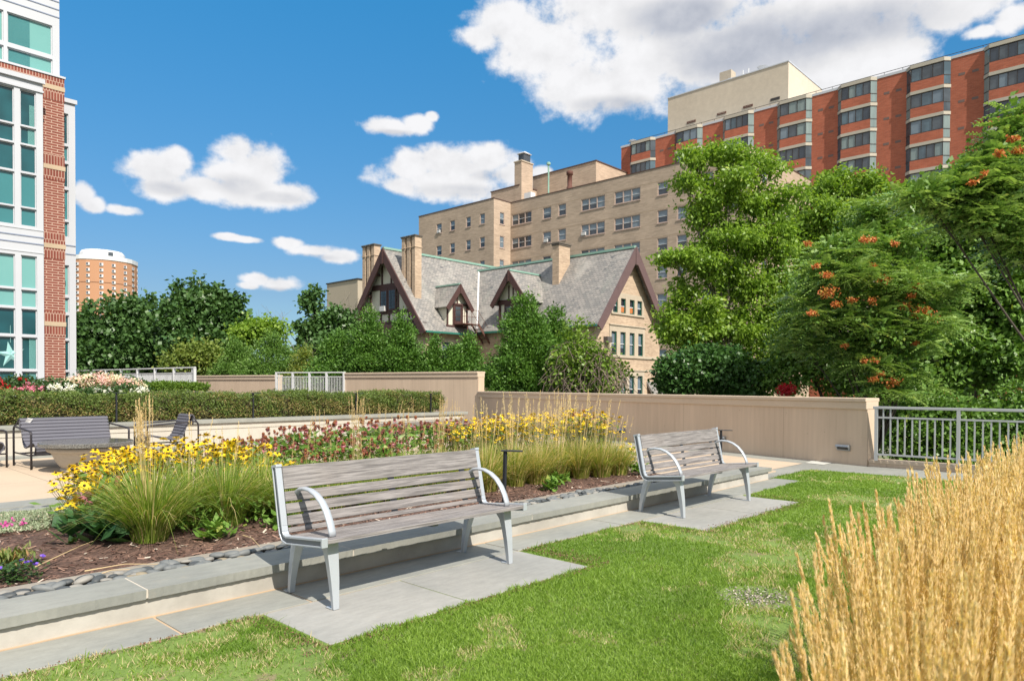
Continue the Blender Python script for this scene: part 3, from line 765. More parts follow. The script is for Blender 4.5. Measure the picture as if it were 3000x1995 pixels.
# lounge furniture of tube frames and ribbed slings
sling = surf('blue_grey_sling', (.125,.125,.150), .7, (.11,.11,.135), 3.)
frame = surf('charcoal_tube', (.030,.028,.034), .4, (.04,.036,.042), 3., metal=.2)
def lounge(name, label, cat, width, loc, rz, group=None, strap=True):
    r = thing(name, label, cat, (0,0,0), 0., group)
    prof = [(.10,.225),(.055,.25),(.025,.30),(.018,.36),(.04,.41),(.10,.425),(.25,.395),(.40,.355),(.52,.335),(.60,.345),(.655,.40),(.70,.50),(.75,.64),(.80,.78),(.82,.805),(.85,.80),(.865,.75),(.86,.60)]
    # resample evenly and rib it
    P_ = [Vector(p) for p in prof]; segs = [(P_[i+1]-P_[i]).length for i in range(len(P_)-1)]; tot = sum(segs)
    def at(s):
        for i, L in enumerate(segs):
            if s <= L: return P_[i]+(P_[i+1]-P_[i])*(s/L), (P_[i+1]-P_[i]).normalized()
            s -= L
        return P_[-1], (P_[-1]-P_[-2]).normalized()
    mb = MB(); nrib = int(tot/.058); rows = []
    for k in range(nrib*5+1):
        p, d = at(tot*k/(nrib*5)*.9999); n = Vector((-d.y, d.x)); f = (k % 5)
        off = {0:-.011, 1:.001, 2:.004, 3:.004, 4:.001}[f]
        rows.append((p+n*off, p-n*.012))
    w0, w1 = .075, width-.075
    for k in range(len(rows)-1):
        (a, a2), (b, b2) = rows[k], rows[k+1]
        mb.hexa([(w0,a2.x,a2.y),(w1,a2.x,a2.y),(w1,b2.x,b2.y),(w0,b2.x,b2.y)], [(w0,a.x,a.y),(w1,a.x,a.y),(w1,b.x,b.y),(w0,b.x,b.y)])
    mb.build('sling_seat', sling, r)
    tr = .0165
    for x in (.018, width-.018):
        mb = MB(); mb.tube([(x,.0,0),(x,.0,.56),(x,.01,.595),(x,.045,.615),(x,.86,.665),(x,.90,.655),(x,.925,.62),(x,.93,.58),(x,.93,0)], tr, 10)
        mb.build('arm_frame', frame, r, smooth=True)
        mb = MB(); mb.tube([(x,.0,.225),(x,.93,.225)], .013, 8); mb.build('side_stretcher', frame, r, smooth=True)
    mb = MB(); mb.tube([(.018,.08,.225),(width-.018,.08,.225)], .014, 8); mb.tube([(.018,.62,.225),(width-.018,.62,.225)], .014, 8)
    mb.tube([(.018,.90,.665),(.05,.88,.70),(.07,.86,.78),(.10,.83,.79)], .012, 8); mb.tube([(width-.018,.90,.665),(width-.05,.88,.70),(width-.07,.86,.78),(width-.10,.83,.79)], .012, 8)
    for x in (.085, width-.085): mb.tube([(x, v, z-.02) for v, z in prof[2:14]], .010, 6)
    for x in (.3*width, .7*width): mb.bar((x,.62,.225),(x,.56,.33),.02,.02,(1,0,0)); mb.bar((x,.08,.225),(x,.10,.40),.02,.02,(1,0,0))
    mb.build('seat_rail', frame, r, smooth=True)
    r.location = loc; r.rotation_euler = (0,0,rz); return r
sett = lounge('settee', 'blue-grey ribbed sling settee with charcoal tube arms behind the round table', 'settee', 1.52, (3.03,13.44,.004), R_(2.5))
tg = MB(); tg.hexa([(.135,.80,.71),(.20,.79,.69),(.215,.795,.70),(.15,.805,.72)], [(.165,.74,.80),(.245,.74,.785),(.25,.745,.79),(.17,.745,.805)])
o = tg.build('care_tag', surf('white_cloth_tag', (.8,.8,.8), .8), sett, local=True)
lounge('lounge_chair', 'blue-grey ribbed sling lounge chair with tube arms seen side on, right of the settee', 'lounge chair', .80, (5.06,14.80,.004), R_(-93), 'sling lounge chairs')
lounge('lounge_chair', 'blue-grey sling lounge chair cut off by the left edge of the view', 'lounge chair', .80, (2.86,14.12,.004), R_(88), 'sling lounge chairs')
# granite topped table on a stone bowl
tt = thing('round_table', 'round table with dark speckled granite top on a pale cast-stone bowl', 'table', (3.66,12.78,.004))
def mk_granite():
    m, t = newmat('granite'); p = pos(t)
    c = t.mix(t.ramp(t.noise(p, 130., 2., .8), .42, .60), (.035,.035,.035), (.23,.225,.21))
    t.put(t.b.inputs['Base Color'], c); t.b.inputs['Roughness'].default_value = .12; t.b.inputs['Specular IOR Level'].default_value = .6; return m
mb = MB(); mb.lathe((3.66,12.78,.0), [(.645,.405),(.665,.41),(.665,.462),(.655,.474),(.0,.475)], 64); mb.build('tabletop', mk_granite(), tt)
caststone = surf('cast_stone', (.42,.39,.34), .85, (.35,.325,.285), 2.2, fine=.12, fscale=20.)
mb = MB(); mb.lathe((3.66,12.78,.0), [(.36,.004),(.375,.03),(.36,.055),(.33,.06),(.36,.07),(.40,.12),(.44,.19),(.475,.27),(.49,.30),(.505,.305),(.505,.315),(.54,.325),(.56,.35),(.56,.385),(.52,.404)], 56); mb.build('bowl_base', caststone, tt, smooth=True)

# ================================================================== BUILDINGS
def W2(axis, c, d, u, z): return (c+d, u, z) if axis == 'x' else (u, c+d, z)
def panel(mb, axis, c, u0, u1, z0, z1, holes, dep=.16, mi=0):
    """a wall face looking towards the camera side (-axis) with window openings and their reveals"""
    us = sorted({u0, u1} | {h[0] for h in holes} | {h[1] for h in holes}); zs = sorted({z0, z1} | {h[2] for h in holes} | {h[3] for h in holes})
    us = [u for u in us if u0 <= u <= u1]; zs = [z for z in zs if z0 <= z <= z1]
    fl = axis == 'x'
    for a, b in zip(us, us[1:]):
        run = None
        for e, f in zip(zs, zs[1:]):
            mu, mz = (a+b)/2, (e+f)/2
            inside = any(h[0] < mu < h[1] and h[2] < mz < h[3] for h in holes)
            if not inside:
                q = [(a,e),(b,e),(b,f),(a,f)]
                if fl: q = q[::-1]
                mb.poly([W2(axis, c, 0, u, z) for u, z in q], mi)
    for (a, b, e, f) in holes:
        for (p, q) in (((a,e),(b,e)), ((b,e),(b,f)), ((b,f),(a,f)), ((a,f),(a,e))):
            mb.poly([W2(axis,c,0,*p), W2(axis,c,0,*q), W2(axis,c,dep,*q), W2(axis,c,dep,*p)], mi)
def bx2(mb, axis, c, d0, d1, u0, u1, z0, z1, mi=0):
    mb.box(W2(axis,c,d0,u0,z0), W2(axis,c,d1,u1,z1), mi)
def window(parent, axis, c, hole, cols=1, split=.5, fw=.07, mat=None, style='dh', inset=.06, rnd=None, mull=.09, sill=None):
    u0, u1, z0, z1 = hole; rnd = random.random() if rnd is None else rnd
    mb = MB(); g = .0015
    bx2(mb,axis,c,inset,inset+.07,u0+g,u0+fw,z0+g,z1-g); bx2(mb,axis,c,inset,inset+.07,u1-fw,u1-g,z0+g,z1-g)
    bx2(mb,axis,c,inset,inset+.07,u0+fw,u1-fw,z0+g,z0+fw); bx2(mb,axis,c,inset,inset+.07,u0+fw,u1-fw,z1-fw,z1-g)
    cw = (u1-u0-2*fw-(cols-1)*mull)/cols; panes = MB()
    for k in range(cols):
        a = u0+fw+k*(cw+mull); b = a+cw
        if k: bx2(mb,axis,c,inset,inset+.07,a-mull,a,z0+fw,z1-fw)
        zm = z0+(z1-z0)*split
        if style == 'dh':
            bx2(mb,axis,c,inset+.03,inset+.075,a,b,zm-.025,zm+.025,1)
            bl = random.random(); bot = z0+fw
            lo = 0 if bl < .75 else 1; hi = 1 if bl > .12 else 0
            zb = zm - random.choice([0,0,0,.2,.35])*(z1-z0)*.5
            q = lambda a_, b_, e_, f_, m_: panes.poly([W2(axis,c,inset+.085,a_,e_), W2(axis,c,inset+.085,b_,e_), W2(axis,c,inset+.085,b_,f_), W2(axis,c,inset+.085,a_,f_)][::(-1 if axis=='x' else 1)], m_)
            q(a,b,zb,z1-fw,hi); q(a,b,bot,zb,lo)
        elif style == 'slide':
            q = lambda a_, b_, m_: panes.poly([W2(axis,c,inset+.06,a_,z0+fw), W2(axis,c,inset+.06,b_,z0+fw), W2(axis,c,inset+.06,b_,z1-fw), W2(axis,c,inset+.06,a_,z1-fw)][::(-1 if axis=='x' else 1)], m_)
            q(a,b,random.choice([0,1,3,3,2,2,4,4]))
        else:
            q = lambda a_, b_, m_: panes.poly([W2(axis,c,inset+.05,a_,z0+fw), W2(axis,c,inset+.05,b_,z0+fw), W2(axis,c,inset+.05,b_,z1-fw), W2(axis,c,inset+.05,a_,z1-fw)][::(-1 if axis=='x' else 1)], m_)
            q(a,b,style if isinstance(style, int) else 0)
    if sill: bx2(mb,axis,c,-.07,inset,u0-.06,u1+.06,z0-.09,z0-.002)
    f = mb.build('window', [mat, whitepaint], parent)
    panes.build('pane', [glass_dark, glass_blind, glass_curt, glass_grey, glass_cyan, teal_dark, teal_mid, teal_lite], f)
    return f

# ---- tan brick apartment block behind the house
tb = thing('apartment_building', 'long tan brick apartment block with rows of double-hung windows behind the gabled house', 'building', (73.39,69.04,-3.2))
XM, XW, YB, YE, ZR = 73.388, 70.018, 69.044, 33.73, 27.2
cols_m = [(65.07,68.77,3),(61.56,63.03,1),(59.0,60.34,1),(52.75,56.5,3),(47.53,51.31,3),(43.75,45.16,1),(41.19,42.54,1),(38.0,39.4,1),(35.0,36.4,1)]
rows = [25.49-3.28*k for k in range(9)]
hm = [(a,b,z-1.55,z) for a,b,n in cols_m for z in rows]
hw_ = [(a,b,z-1.47,z) for a,b in ((79.9,81.1),(77.0,78.05),(73.65,74.65),(70.8,71.8)) for z in rows]
hb = [(71.2,72.15,z-1.6,z+.1) for z in rows]
mb = MB(); panel(mb,'x',XM,YE,YB,-3.2,ZR,hm); mb.box((XM+.001,YE+.001,ZR-.9),(XM+17.4,YB+16,ZR-.5)); 
mb.poly([(90.85,YE,-3.2),(90.85,YE,ZR),(90.85,YB+16,ZR),(90.85,YB+16,-3.2)])
mb.poly([(XM,YE,ZR),(XM+.3,YE,ZR),(XM+.3,YB,ZR),(XM,YB,ZR)])
hs = [(76.5,78.0,z-1.55,z) for z in rows]+[(83,84.5,z-1.55,z) for z in rows]
panel(mb,'y',YE,XM,90.85,-3.2,ZR,hs); mb.build('facade_wall', tan_brick, tb)
mb = MB(); panel(mb,'x',XW,YB,85.2,-3.2,ZR,hw_); panel(mb,'y',YB,XW,XM,-3.2,ZR,hb)
mb.poly([(XW,85.2,-3.2),(XW,85.2,ZR),(90,85.2,ZR),(90,85.2,-3.2)]); mb.box((XW+.3,YB+.3,ZR-.9),(XM+2,85,ZR-.5)); mb.build('wing_wall', tan_brick, tb)
mb = MB(); mb.box((XM-.05,YE-.05,ZR),(XM+.25,YB-.06,ZR+.12)); mb.box((XM,YE-.05,ZR),(90.9,YE+.2,ZR+.119)); mb.box((XW-.05,YB-.05,ZR),(XW+.25,85.25,ZR+.14)); mb.box((XW+.25,YB-.05,ZR),(XM+.1,YB+.2,ZR+.139)); mb.build('parapet_coping', surf('dark_coping', (.10,.06,.05), .7), tb)
mb = MB()
for z in rows[:8]: mb.box((XM-.006,YE,z+.10),(XM,YB,z+.16))
mb.build('string_course', surf('pale_joint_band', (.40,.30,.21), .9), tb)
for (a,b,n) in cols_m:
    for z in rows:
        if z < -2: continue
        window(tb,'x',XM,(a,b,z-1.55,z),n,.5,.10,pinkframe,'dh',.04,mull=.13,sill=True)
for h in hw_:
    if h[2] > -2: window(tb,'x',XW,h,1,.5,.09,pinkframe,'dh',.04,sill=True)
for h in hb:
    if h[2] > -2: window(tb,'y',YB,h,1,.5,.09,pinkframe,'dh',.04,sill=True)
for h in hs:
    if h[2] > 0: window(tb,'y',YE,h,1,.5,.09,pinkframe,'dh',.04,sill=True)
# air conditioners
def ac(parent, p, axis='x', s=1.):
    mb = MB(); mb.box((p[0]-.18*s,p[1],p[2]),(p[0]+.05,p[1]+.65*s,p[2]+.42*s)) if axis == 'x' else mb.box((p[0],p[1]-.45*s,p[2]),(p[0]+.65*s,p[1]+.05,p[2]+.42*s))
    mb.build('air_conditioner', surf('ac_white', (.55,.55,.55), .6) if 'ac_white' not in MATS else MATS['ac_white'], parent, bevel=.02)
ac(tb, (XW,80.2,rows[0]-1.4)); ac(tb, (XM,55.7,rows[1]-1.42)); ac(tb,(XM,62.1,rows[1]-1.42))
# rooftop volumes
mb = MB(); mb.box((80,73.46,ZR-.6),(88,79.5,31.9)); mb.build('rooftop_block', tan_brick, tb); mb = MB(); mb.box((79.9,73.36,31.9),(88.1,79.6,32.06)); mb.build('block_coping', MATS['dark_coping'], tb)
mb = MB(); mb.box((84,62,ZR-.6),(95,71.85+2.4,34.1)); mb.build('stair_tower', tan_brick, tb); mb = MB(); mb.box((83.9,61.9,34.1),(95.1,74.35,34.25)); mb.build('block_coping', MATS['dark_coping'], tb)
ch = MB(); ch.box((79.98,73.0,ZR-.5),(82.56,74.45,35.5)); chm = ch.build('chimney', tan_brick, tb)
ch = MB(); ch.box((79.88,72.9,35.5),(82.66,74.55,35.68)); ch.build('cap', limestone, chm)
ch = MB(); ch.box((80.7,73.2,35.68),(82.2,74.3,36.9)); ch.build('vent_hood', surf('vent_screen', (.09,.10,.115), .5, metal=.3), chm)
ch = MB(); a_=(80.5,73.0,36.9); ch.box((80.55,73.05,36.9),(82.35,74.45,36.98)); ch.hexa([(80.5,73.0,36.98),(82.4,73.0,36.98),(82.4,74.5,36.98),(80.5,74.5,36.98)],[(81.2,73.5,37.35),(81.7,73.5,37.35),(81.7,74.0,37.35),(81.2,74.0,37.35)]); ch.build('hood_roof', whitepaint, chm)
p_ = onx(1400+897/3.3357, 430+400/3.3357, 75.5); mb = MB(); mb.lathe((p_.x,p_.y,ZR), [(.42,-.3),(.42,1.0),(.32,1.05),(.32,2.6),(.45,2.65),(.45,3.1),(.35,3.15)], 16); mb.build('vent_pipe', rust, tb, smooth=True)
p_ = onx(1400+690/3.3357, 430+400/3.3357, 76.); mb = MB(); mb.tube([(p_.x,p_.y,ZR-.5),(p_.x,p_.y,32.2)],.11,8); mb.lathe((p_.x,p_.y,32.2),[(.12,-.1),(.3,.0),(.3,.25),(.15,.35)],10); mb.build('vent_stack', copper, tb)
mb = MB(); mb.box((78.3,69.6,ZR-.3),(79.3,70.9,29.9)); mb.build('roof_unit', whitepaint, tb)

# ---- red brick tower block with projecting bays
SR_ = 92.; PR_ = .55; ZT = 38.45
rb = thing('apartment_building', 'orange-red brick apartment slab with columns of projecting glazed bays at upper right', 'building', (SR_,63.1,-3.2))
att = [57.0,49.33,41.8,34.15,26.53,18.88,11.25,3.6,-4.0]; BW = 4.46
nf = 13
mb = MB(); mb.poly([(SR_,63.1,-3.2),(SR_,-9,-3.2),(SR_,-9,ZT-.3),(SR_,63.1,ZT-.3)]); mb.poly([(SR_,63.1,-3.2),(SR_,63.1,ZT-.3),(108,63.1,ZT-.3),(108,63.1,-3.2)])
mb.poly([(SR_,-9,-3.2),(108,-9,-3.2),(108,-9,ZT-.3),(SR_,-9,ZT-.3)]); mb.build('facade_wall', red_brick, rb)
mb = MB(); mb.box((SR_-.06,-9,ZT-.3),(SR_+.5,63.2,ZT)); mb.box((SR_+.5,-9,ZT-.3),(108,63.2,ZT-.15)); mb.build('roof_edge', whitemetal, rb)
greyvent = surf('grey_vent', (.17,.115,.10), .7)
zf = [(ZT-.45-3.0*k) for k in range(nf)]            # window head heights
for i, t0 in enumerate(att):
    y0, y1 = t0+PR_, t0+BW-PR_                       # front face
    bay = MB()
    for k, zh in enumerate(zf):
        ztop = ZT-.02 if k == 0 else zf[k-1]-2.54; 
        # slab band, brick apron
        out = [(SR_, t0-.05), (SR_-PR_-.05, y0-.02), (SR_-PR_-.05, y1+.02), (SR_, y1+PR_+.05)]
        bay.extr([(x, y, zh+.02) for x, y in out[::-1]], (0,0,(ztop-zh-.02 if k == 0 else .36)), 1)
        inn = [(SR_, t0), (SR_-PR_, y0), (SR_-PR_, y1), (SR_, y1+PR_)]
        zb = zh-1.55; nb = zh-2.62
        # brick apron on the front only; the chamfers are glass full height
        bay.extr([(x, y, nb) for x, y in ((SR_-PR_, y0), (SR_-PR_, y1), (SR_-PR_+.15, y1), (SR_-PR_+.15, y0))][::-1], (0,0,zb-nb), 0)
    bo = bay.build('bay', [red_brick, creamband], rb)
    for k, zh in enumerate(zf[:12]):
        zb = zh-1.55
        if k % 2 == (i+k) % 2 or random.random() < .4: cols = 4
        else: cols = 3
        f = window(bo,'x',SR_-PR_,(y0,y1,zb,zh),cols,.5,.08,darkframe,'slide',-.0,mull=.07)
        for side, (A, B) in enumerate((((SR_,t0),(SR_-PR_,y0)), ((SR_-PR_,y1),(SR_,y1+PR_)))):
            A = Vector((*A,0)); B = Vector((*B,0)); m_ = MB(); z0, z1 = zh-2.6, zh
            m_.bar(A+Vector((0,0,z0)), A+Vector((0,0,z1)), .07,.07); m_.bar(B+Vector((0,0,z0)), B+Vector((0,0,z1)), .07,.07)
            for zz in (z0+.04, zh-1.55, z1-.04): m_.bar(A+Vector((0,0,zz)), B+Vector((0,0,zz)), .06,.07)
            m_.poly([A+Vector((.01,0,z0)), B+Vector((.01,0,z0)), B+Vector((.01,0,z1)), A+Vector((.01,0,z1))], random.choice([1,2,2,3]))
            m_.build('side_window', [darkframe, glass_cyan, glass_curt, glass_grey], bo)
    if i < 7:
        m_ = MB()
        for zh in zf[:11]:
            for a_, dz in ((t0-.75,-1.95),(t0-2.05,-1.95)): m_.box((SR_-.012,a_-.62,zh+dz+.02),(SR_,a_,zh+dz+.30))
        for o_ in [m_.build('wall_vents', greyvent, rb)]: o_['kind'] = 'stuff'
mb = MB(); mb.tube([(SR_+.9,-8,ZT+.62),(SR_+.9,62.5,ZT+.62)],.035,6); mb.tube([(SR_+.9,-8,ZT+.3),(SR_+.9,62.5,ZT+.3)],.02,6)
for k in range(36): mb.tube([(SR_+.9,-8+k*2,ZT-.1),(SR_+.9,-8+k*2,ZT+.62)],.03,5)
mb.build('roof_railing', darkframe, rb)
# concrete penthouse
XP = 94.; pc = onx(1800+1000/1.96, 355/1.96, XP); pl = onx(1800+308/1.96, 570/1.96, XP)
mb = MB(); mb.box((XP,pc.y,ZT-1),(XP+12.2,pl.y,pc.z)); ph = mb.build('penthouse', concretep, rb); mb = MB(); mb.box((XP-.08,pc.y-.08,pc.z),(XP+12.3,pl.y+.08,pc.z+.14)); mb.build('coping', whitemetal, ph)
for (x0,x1,y0,y1,dk) in ((417,467,688,710,0),(590,642,640,662,0),(740,795,598,622,0),(897,950,555,580,1)):
    a = onx(1800+x0/1.96, y1/1.96, XP); b = onx(1800+x1/1.96, y0/1.96, XP); mb = MB()
    mb.box((XP-.06,b.y,a.z-.1),(XP+.0,a.y,b.z)); 
    if not dk: mb.box((XP-.08,b.y+.15,a.z+.08),(XP-.06,a.y-.15,b.z-.15), 1)
    mb.build('louvre', [rust if not dk else darkframe, limestone], ph)
a = onx(1800+640/1.96, 440/1.96, XP+4); mb = MB(); mb.box((XP+4,a.y-.8,pc.z),(XP+5.5,a.y+1.0,a.z+.8)); mb.build('chimney', limestone, ph)
def dish(root, p, r):
    mb = MB(); mb.tube([p, (p[0],p[1],p[2]+r*1.2)], .05, 6); n = 14
    mb.lathe((p[0],p[1],p[2]+r*1.2), [(r*.1,0),(r*.6,.12*r),(r,.45*r),(r*.9,.5*r)], n); o = mb.build('dish_antenna', whitepaint, root)
for px, py, X_, r, root in ((670,440,XP+2,.55,ph),(850,398,XP+2,.75,ph),(105,800,SR_+1.5,.6,rb),(215,760,SR_+1.5,.4,rb)):
    a = onx(1800+px/1.96, py/1.96, X_); a.z = (pc.z if root == ph else ZT); dish(root, a, r)
mb = MB()
for px in (738,756,770,796):
    a = onx(1800+px/1.96, 420/1.96, XP+2.5); mb.tube([(a.x,a.y,pc.z),(a.x,a.y,pc.z+(1.9 if px in (738,770) else .9))], .08, 6)
o = mb.build('aerials', whitepaint, ph); o['kind'] = 'stuff'

# ---- gabled Tudor house
hs_ = thing('gabled_house', 'large Tudor-style house with grey slate roof, half-timbered gable and tan brick walls', 'house', (38.4,28.3,-3.2))
ZG = -3.2
RX, RZ, EX, EZ, Y0, Y1 = 42.42, 11.15, 38.0, 5.5, 27.84, 43.7
kM = (RZ-EZ)/(RX-EX); RYw, RZw, EYw, EZw, XG = 44.14, 11.79, 39.16, 5.33, 32.8
kW = (RZw-EZw)/(RYw-EYw)
w3 = [(40.42,41.0),(41.37,41.98),(42.46,43.08),(43.44,44.06)]; w2 = [(40.25,40.9),(41.32,41.98),(42.47,43.11),(43.57,44.22)]; w1 = [(41.43,42.02),(42.47,43.1),(43.53,44.2)]
holes = [(a,b,6.5,7.52) for a,b in w3]+[(a,b,3.58,5.18) for a,b in w2]+[(a,b,.3,2.14) for a,b in w1]
mb = MB(); yw = 28.34; panel(mb,'y',yw,38.4,46.5,ZG,EZ,[h for h in holes if h[3] < 5.5], .18)
# gable triangle above the eaves, split round the top windows
def tri_row(z0, z1):     # trapezoid strips
    return RX-(RZ-z0)/kM+.25, RX+(RZ-z0)/kM-.25, RX-(RZ-z1)/kM+.25, RX+(RZ-z1)/kM-.25
mb2 = mb
for z0, z1 in ((EZ,6.5),(7.52,10.85)):
    a,b,c,d = tri_row(z0,z1); mb.poly([(a,yw,z0),(b,yw,z0),(d,yw,z1),(c,yw,z1)])
a,b,c,d = tri_row(6.5,7.52); mb.poly([(a,yw,6.5),(40.42,yw,6.5),(40.42,yw,7.52),(c,yw,7.52)]); mb.poly([(44.06,yw,6.5),(b,yw,6.5),(d,yw,7.52),(44.06,yw,7.52)])
for (p,q) in ((41.0,41.37),(41.98,42.46),(43.08,43.44)): mb.poly([(p,yw,6.5),(q,yw,6.5),(q,yw,7.52),(p,yw,7.52)])
for (p,q) in w3:
    for (u,v) in (((p,6.5),(q,6.5)),((q,6.5),(q,7.52)),((q,7.52),(p,7.52)),((p,7.52),(p,6.5))): mb.poly([(u[0],yw,u[1]),(v[0],yw,v[1]),(v[0],yw+.18,v[1]),(u[0],yw+.18,u[1])])
panel(mb,'x',38.4,28.34,39.9,ZG,EZ+.4,[]); mb.poly([(46.5,yw,ZG),(46.5,44,ZG),(46.5,44,EZ),(46.5,yw,EZ)]); mb.build('brick_wall', tan_brick2, hs_)
mb = MB()   # stone surrounds, standing 3 cm proud
def surround(ws, z0, z1, top, m_):
    a, b = ws[0][0]-.22, ws[-1][1]+.22; y_ = yw-.03
    panel(m_, 'y', y_, a, b, z0-.02, z1+top, [(p,q,z0,z1) for p,q in ws], .035)
    m_.poly([(a,y_,z1+top),(b,y_,z1+top),(b,yw,z1+top),(a,yw,z1+top)])
surround(w3,6.5,7.52,.36,mb); surround(w2,3.58,5.18,.42,mb); surround(w1,.3,2.14,.34,mb)
mb.box((40.2,yw-.09,6.36),(44.35,yw-.002,6.476)); mb.box((40.0,yw-.10,5.603),(44.55,yw-.002,5.68)); mb.box((40.0,yw-.09,3.38),(46.52,yw-.002,3.555)); mb.box((41.1,yw-.09,2.483),(44.9,yw-.002,2.56))
mb.build('stone_surround', limestone, hs_)
for ws, z0, z1, st in ((w3,6.5,7.52,'dh'),(w2,3.58,5.18,'dh'),(w1,.3,2.14,'dh')):
    for p, q in ws: window(hs_,'y',yw,(p,q,z0,z1),1,.48,.065,greenframe,st,.04)
mb = MB()
for (p,q) in ((41.45,41.92),(42.54,43.0)): mb.box((p,yw+.09,6.58),(q,yw+.115,6.98))
mb.build('orange_blind', surf('orange_board', (.50,.17,.05), .7), hs_)
mb = MB(); mb.box((39.35,yw-.35,4.35),(39.9,yw,4.75)); mb.build('flood_light', surf('box_light', (.10,.09,.085), .6), hs_)
# roofs
def slab(mb, pts, th=.14):
    a, b, c = [Vector(p) for p in pts[:3]]; n = (b-a).cross(c-a).normalized()
    if n.z < 0: n = -n; 
    mb.hexa([Vector(p)-n*th for p in pts], [Vector(p) for p in pts])
mb = MB(); slab(mb, [(EX,Y0,EZ),(RX,Y0,RZ),(RX,Y1,RZ),(EX,Y1,EZ)]); slab(mb, [(RX,Y0,RZ),(RX+RX-EX,Y0,EZ),(RX+RX-EX,Y1,EZ),(RX,Y1,RZ)])
slab(mb, [(XG,EYw,EZw),(47.,EYw,EZw),(47.,RYw,RZw),(XG,RYw,RZw)]); slab(mb, [(XG,RYw,RZw),(47.,RYw,RZw),(47.,2*RYw-EYw,EZw),(XG,2*RYw-EYw,EZw)])
roof = mb.build('roof', slate, hs_)
mb = MB(); mb.bar((RX,Y0,RZ+.03),(RX,Y1,RZ+.03),.26,.16); mb.bar((XG,RYw,RZw+.03),(47,RYw,RZw+.03),.26,.16)
mb.build('ridge_cap', copper, roof)
mb = MB(); V0 = Vector((RX-.02,43.58,RZ+.03)); V1 = Vector((EX+.2,39.42,EZ+.26)); mb.bar(V0,V1,.13,.04,(-1,-1,1)); mb.build('valley_flashing', whitepaint, roof)
mb = MB(); mb.bar((EX-.06,Y0,EZ-.09),(EX-.06,39.2,EZ-.09),.14,.13); mb.bar((XG+.02,EYw-.06,EZw-.08),(38.0,EYw-.06,EZw-.08),.14,.13); mb.build('gutter', copperd, hs_)
mb = MB(); mb.tube([(34.2,EYw-.06,EZw-.1),(34.1,39.6,4.9),(33.95,39.68,4.6),(33.95,39.68,0)],.06,8); mb.build('downpipe', galv, hs_)
# bargeboards
def barge(m_, axis, c, ap, az, e0, e1, ez, wd=.46, th=.12):
    for e in (e0, e1):
        A = Vector(W2(axis,c,0,ap,az)); B = Vector(W2(axis,c,0,e,ez)); d = (B-A).normalized(); dn = Vector((0,0,-1)); dn = (dn-d*dn.dot(d)).normalized()
        o = Vector(W2(axis,-.0,-th,0,0)) if False else Vector(((-th,0,0) if axis=='x' else (0,-th,0)))
        m_.extr([A+Vector((0,0,.04)), B+d*.12+Vector((0,0,.02)), B+d*.12+dn*wd*.85, A+Vector((0,0,-wd/ max(.3,abs(dn.z))))], o)
mb = MB(); barge(mb,'y',Y0,RX,RZ,EX,2*RX-EX,EZ,.62); mb.box((RX-.13,Y0-.16,RZ-1.25),(RX+.13,Y0-.122,RZ-.1)); mb.build('bargeboard', purplewood, hs_)
mb = MB(); barge(mb,'x',XG,RYw,RZw,EYw,2*RYw-EYw,EZw,.55); mb.box((XG-.16,RYw-.12,RZw-1.2),(XG-.122,RYw+.12,RZw-.1)); mb.build('bargeboard', brownwood, hs_)
for zz in (7.0,8.7,10.2):
    for sg in (1,):
        y_ = RYw+(RZw-zz)/kW-.15; mb = MB(); mb.bar((XG,y_,zz-.3),(33.3,y_,zz-.3),.14,.16); mb.build('bracket', brownwood, hs_)
# half-timbered gable
xg = 33.3; mb = MB(); zb = 5.95
mb.poly([(xg,RYw-(RZw-zb)/kW+.2,zb),(xg,RYw,RZw-.3),(xg,RYw+(RZw-zb)/kW-.2,zb)]); mb.build('stucco_panel', stucco2, hs_)
mb = MB(); panel(mb,'x',xg,39.75,48.5,ZG,zb,[]); mb.build('brick_wall', tan_brick2, hs_)
hy = [(34.9,35.75,3.3,4.6),(36.2,37.05,3.3,4.6),(37.35,38.1,3.3,4.6)]
mb = MB(); panel(mb,'y',39.75,xg,38.4,ZG,EZw+.3,hy); mb.build('brick_wall', tan_brick2, hs_)
mb = MB(); panel(mb,'y',39.72,34.6,38.38,2.9,4.85,hy,.03); mb.build('stone_surround', limestone, hs_)
for h in hy: window(hs_,'y',39.75,h,1,.55,.08,greenframe,'dh',.04)
tm = MB()
def hb_(y0,y1,z,h_=.26,pr=.06): tm.box((xg-pr,y0,z-h_/2),(xg-.002,y1,z+h_/2))
def vb_(y,z0,z1,w_=.20,pr=.05): tm.box((xg-pr,y-w_/2,z0),(xg-.002,y+w_/2,z1))
gy = lambda z: (RZw-z)/kW-.1
hb_(RYw-gy(8.95),RYw+gy(8.95),8.95,.40,.08); hb_(RYw-gy(6.95),RYw+gy(6.95),6.95,.22,.07); hb_(RYw-gy(6.1)+.1,RYw+gy(6.1)-.1,6.15,.22,.075)
for y_ in (44.9,43.75,42.8): vb_(y_,9.12,RZw-abs(y_-RYw)*kW-.2,.17)
for y_ in (46.35,45.05,42.9,41.6): vb_(y_,6.0,8.78 if abs(y_-RYw) < 2.3 else RZw-abs(y_-RYw)*kW-.25,.19)
for y_ in (47.6,44.0,40.9): vb_(y_,6.2,6.9 if y_ != 47.6 else 7.0,.17)
tm.build('timber_frame', brownwood, hs_)
mb = MB(); mb.box((xg-.35,39.6,5.35),(xg-.0,48.7,5.95)); mb.extr([(xg-.55,39.3,5.1),(xg-.55,41.2,5.1),(xg-.55,41.2,5.55),(xg-.55,39.5,5.55)],(.2,0,0)); mb.build('jetty_beam', brownwood, hs_)
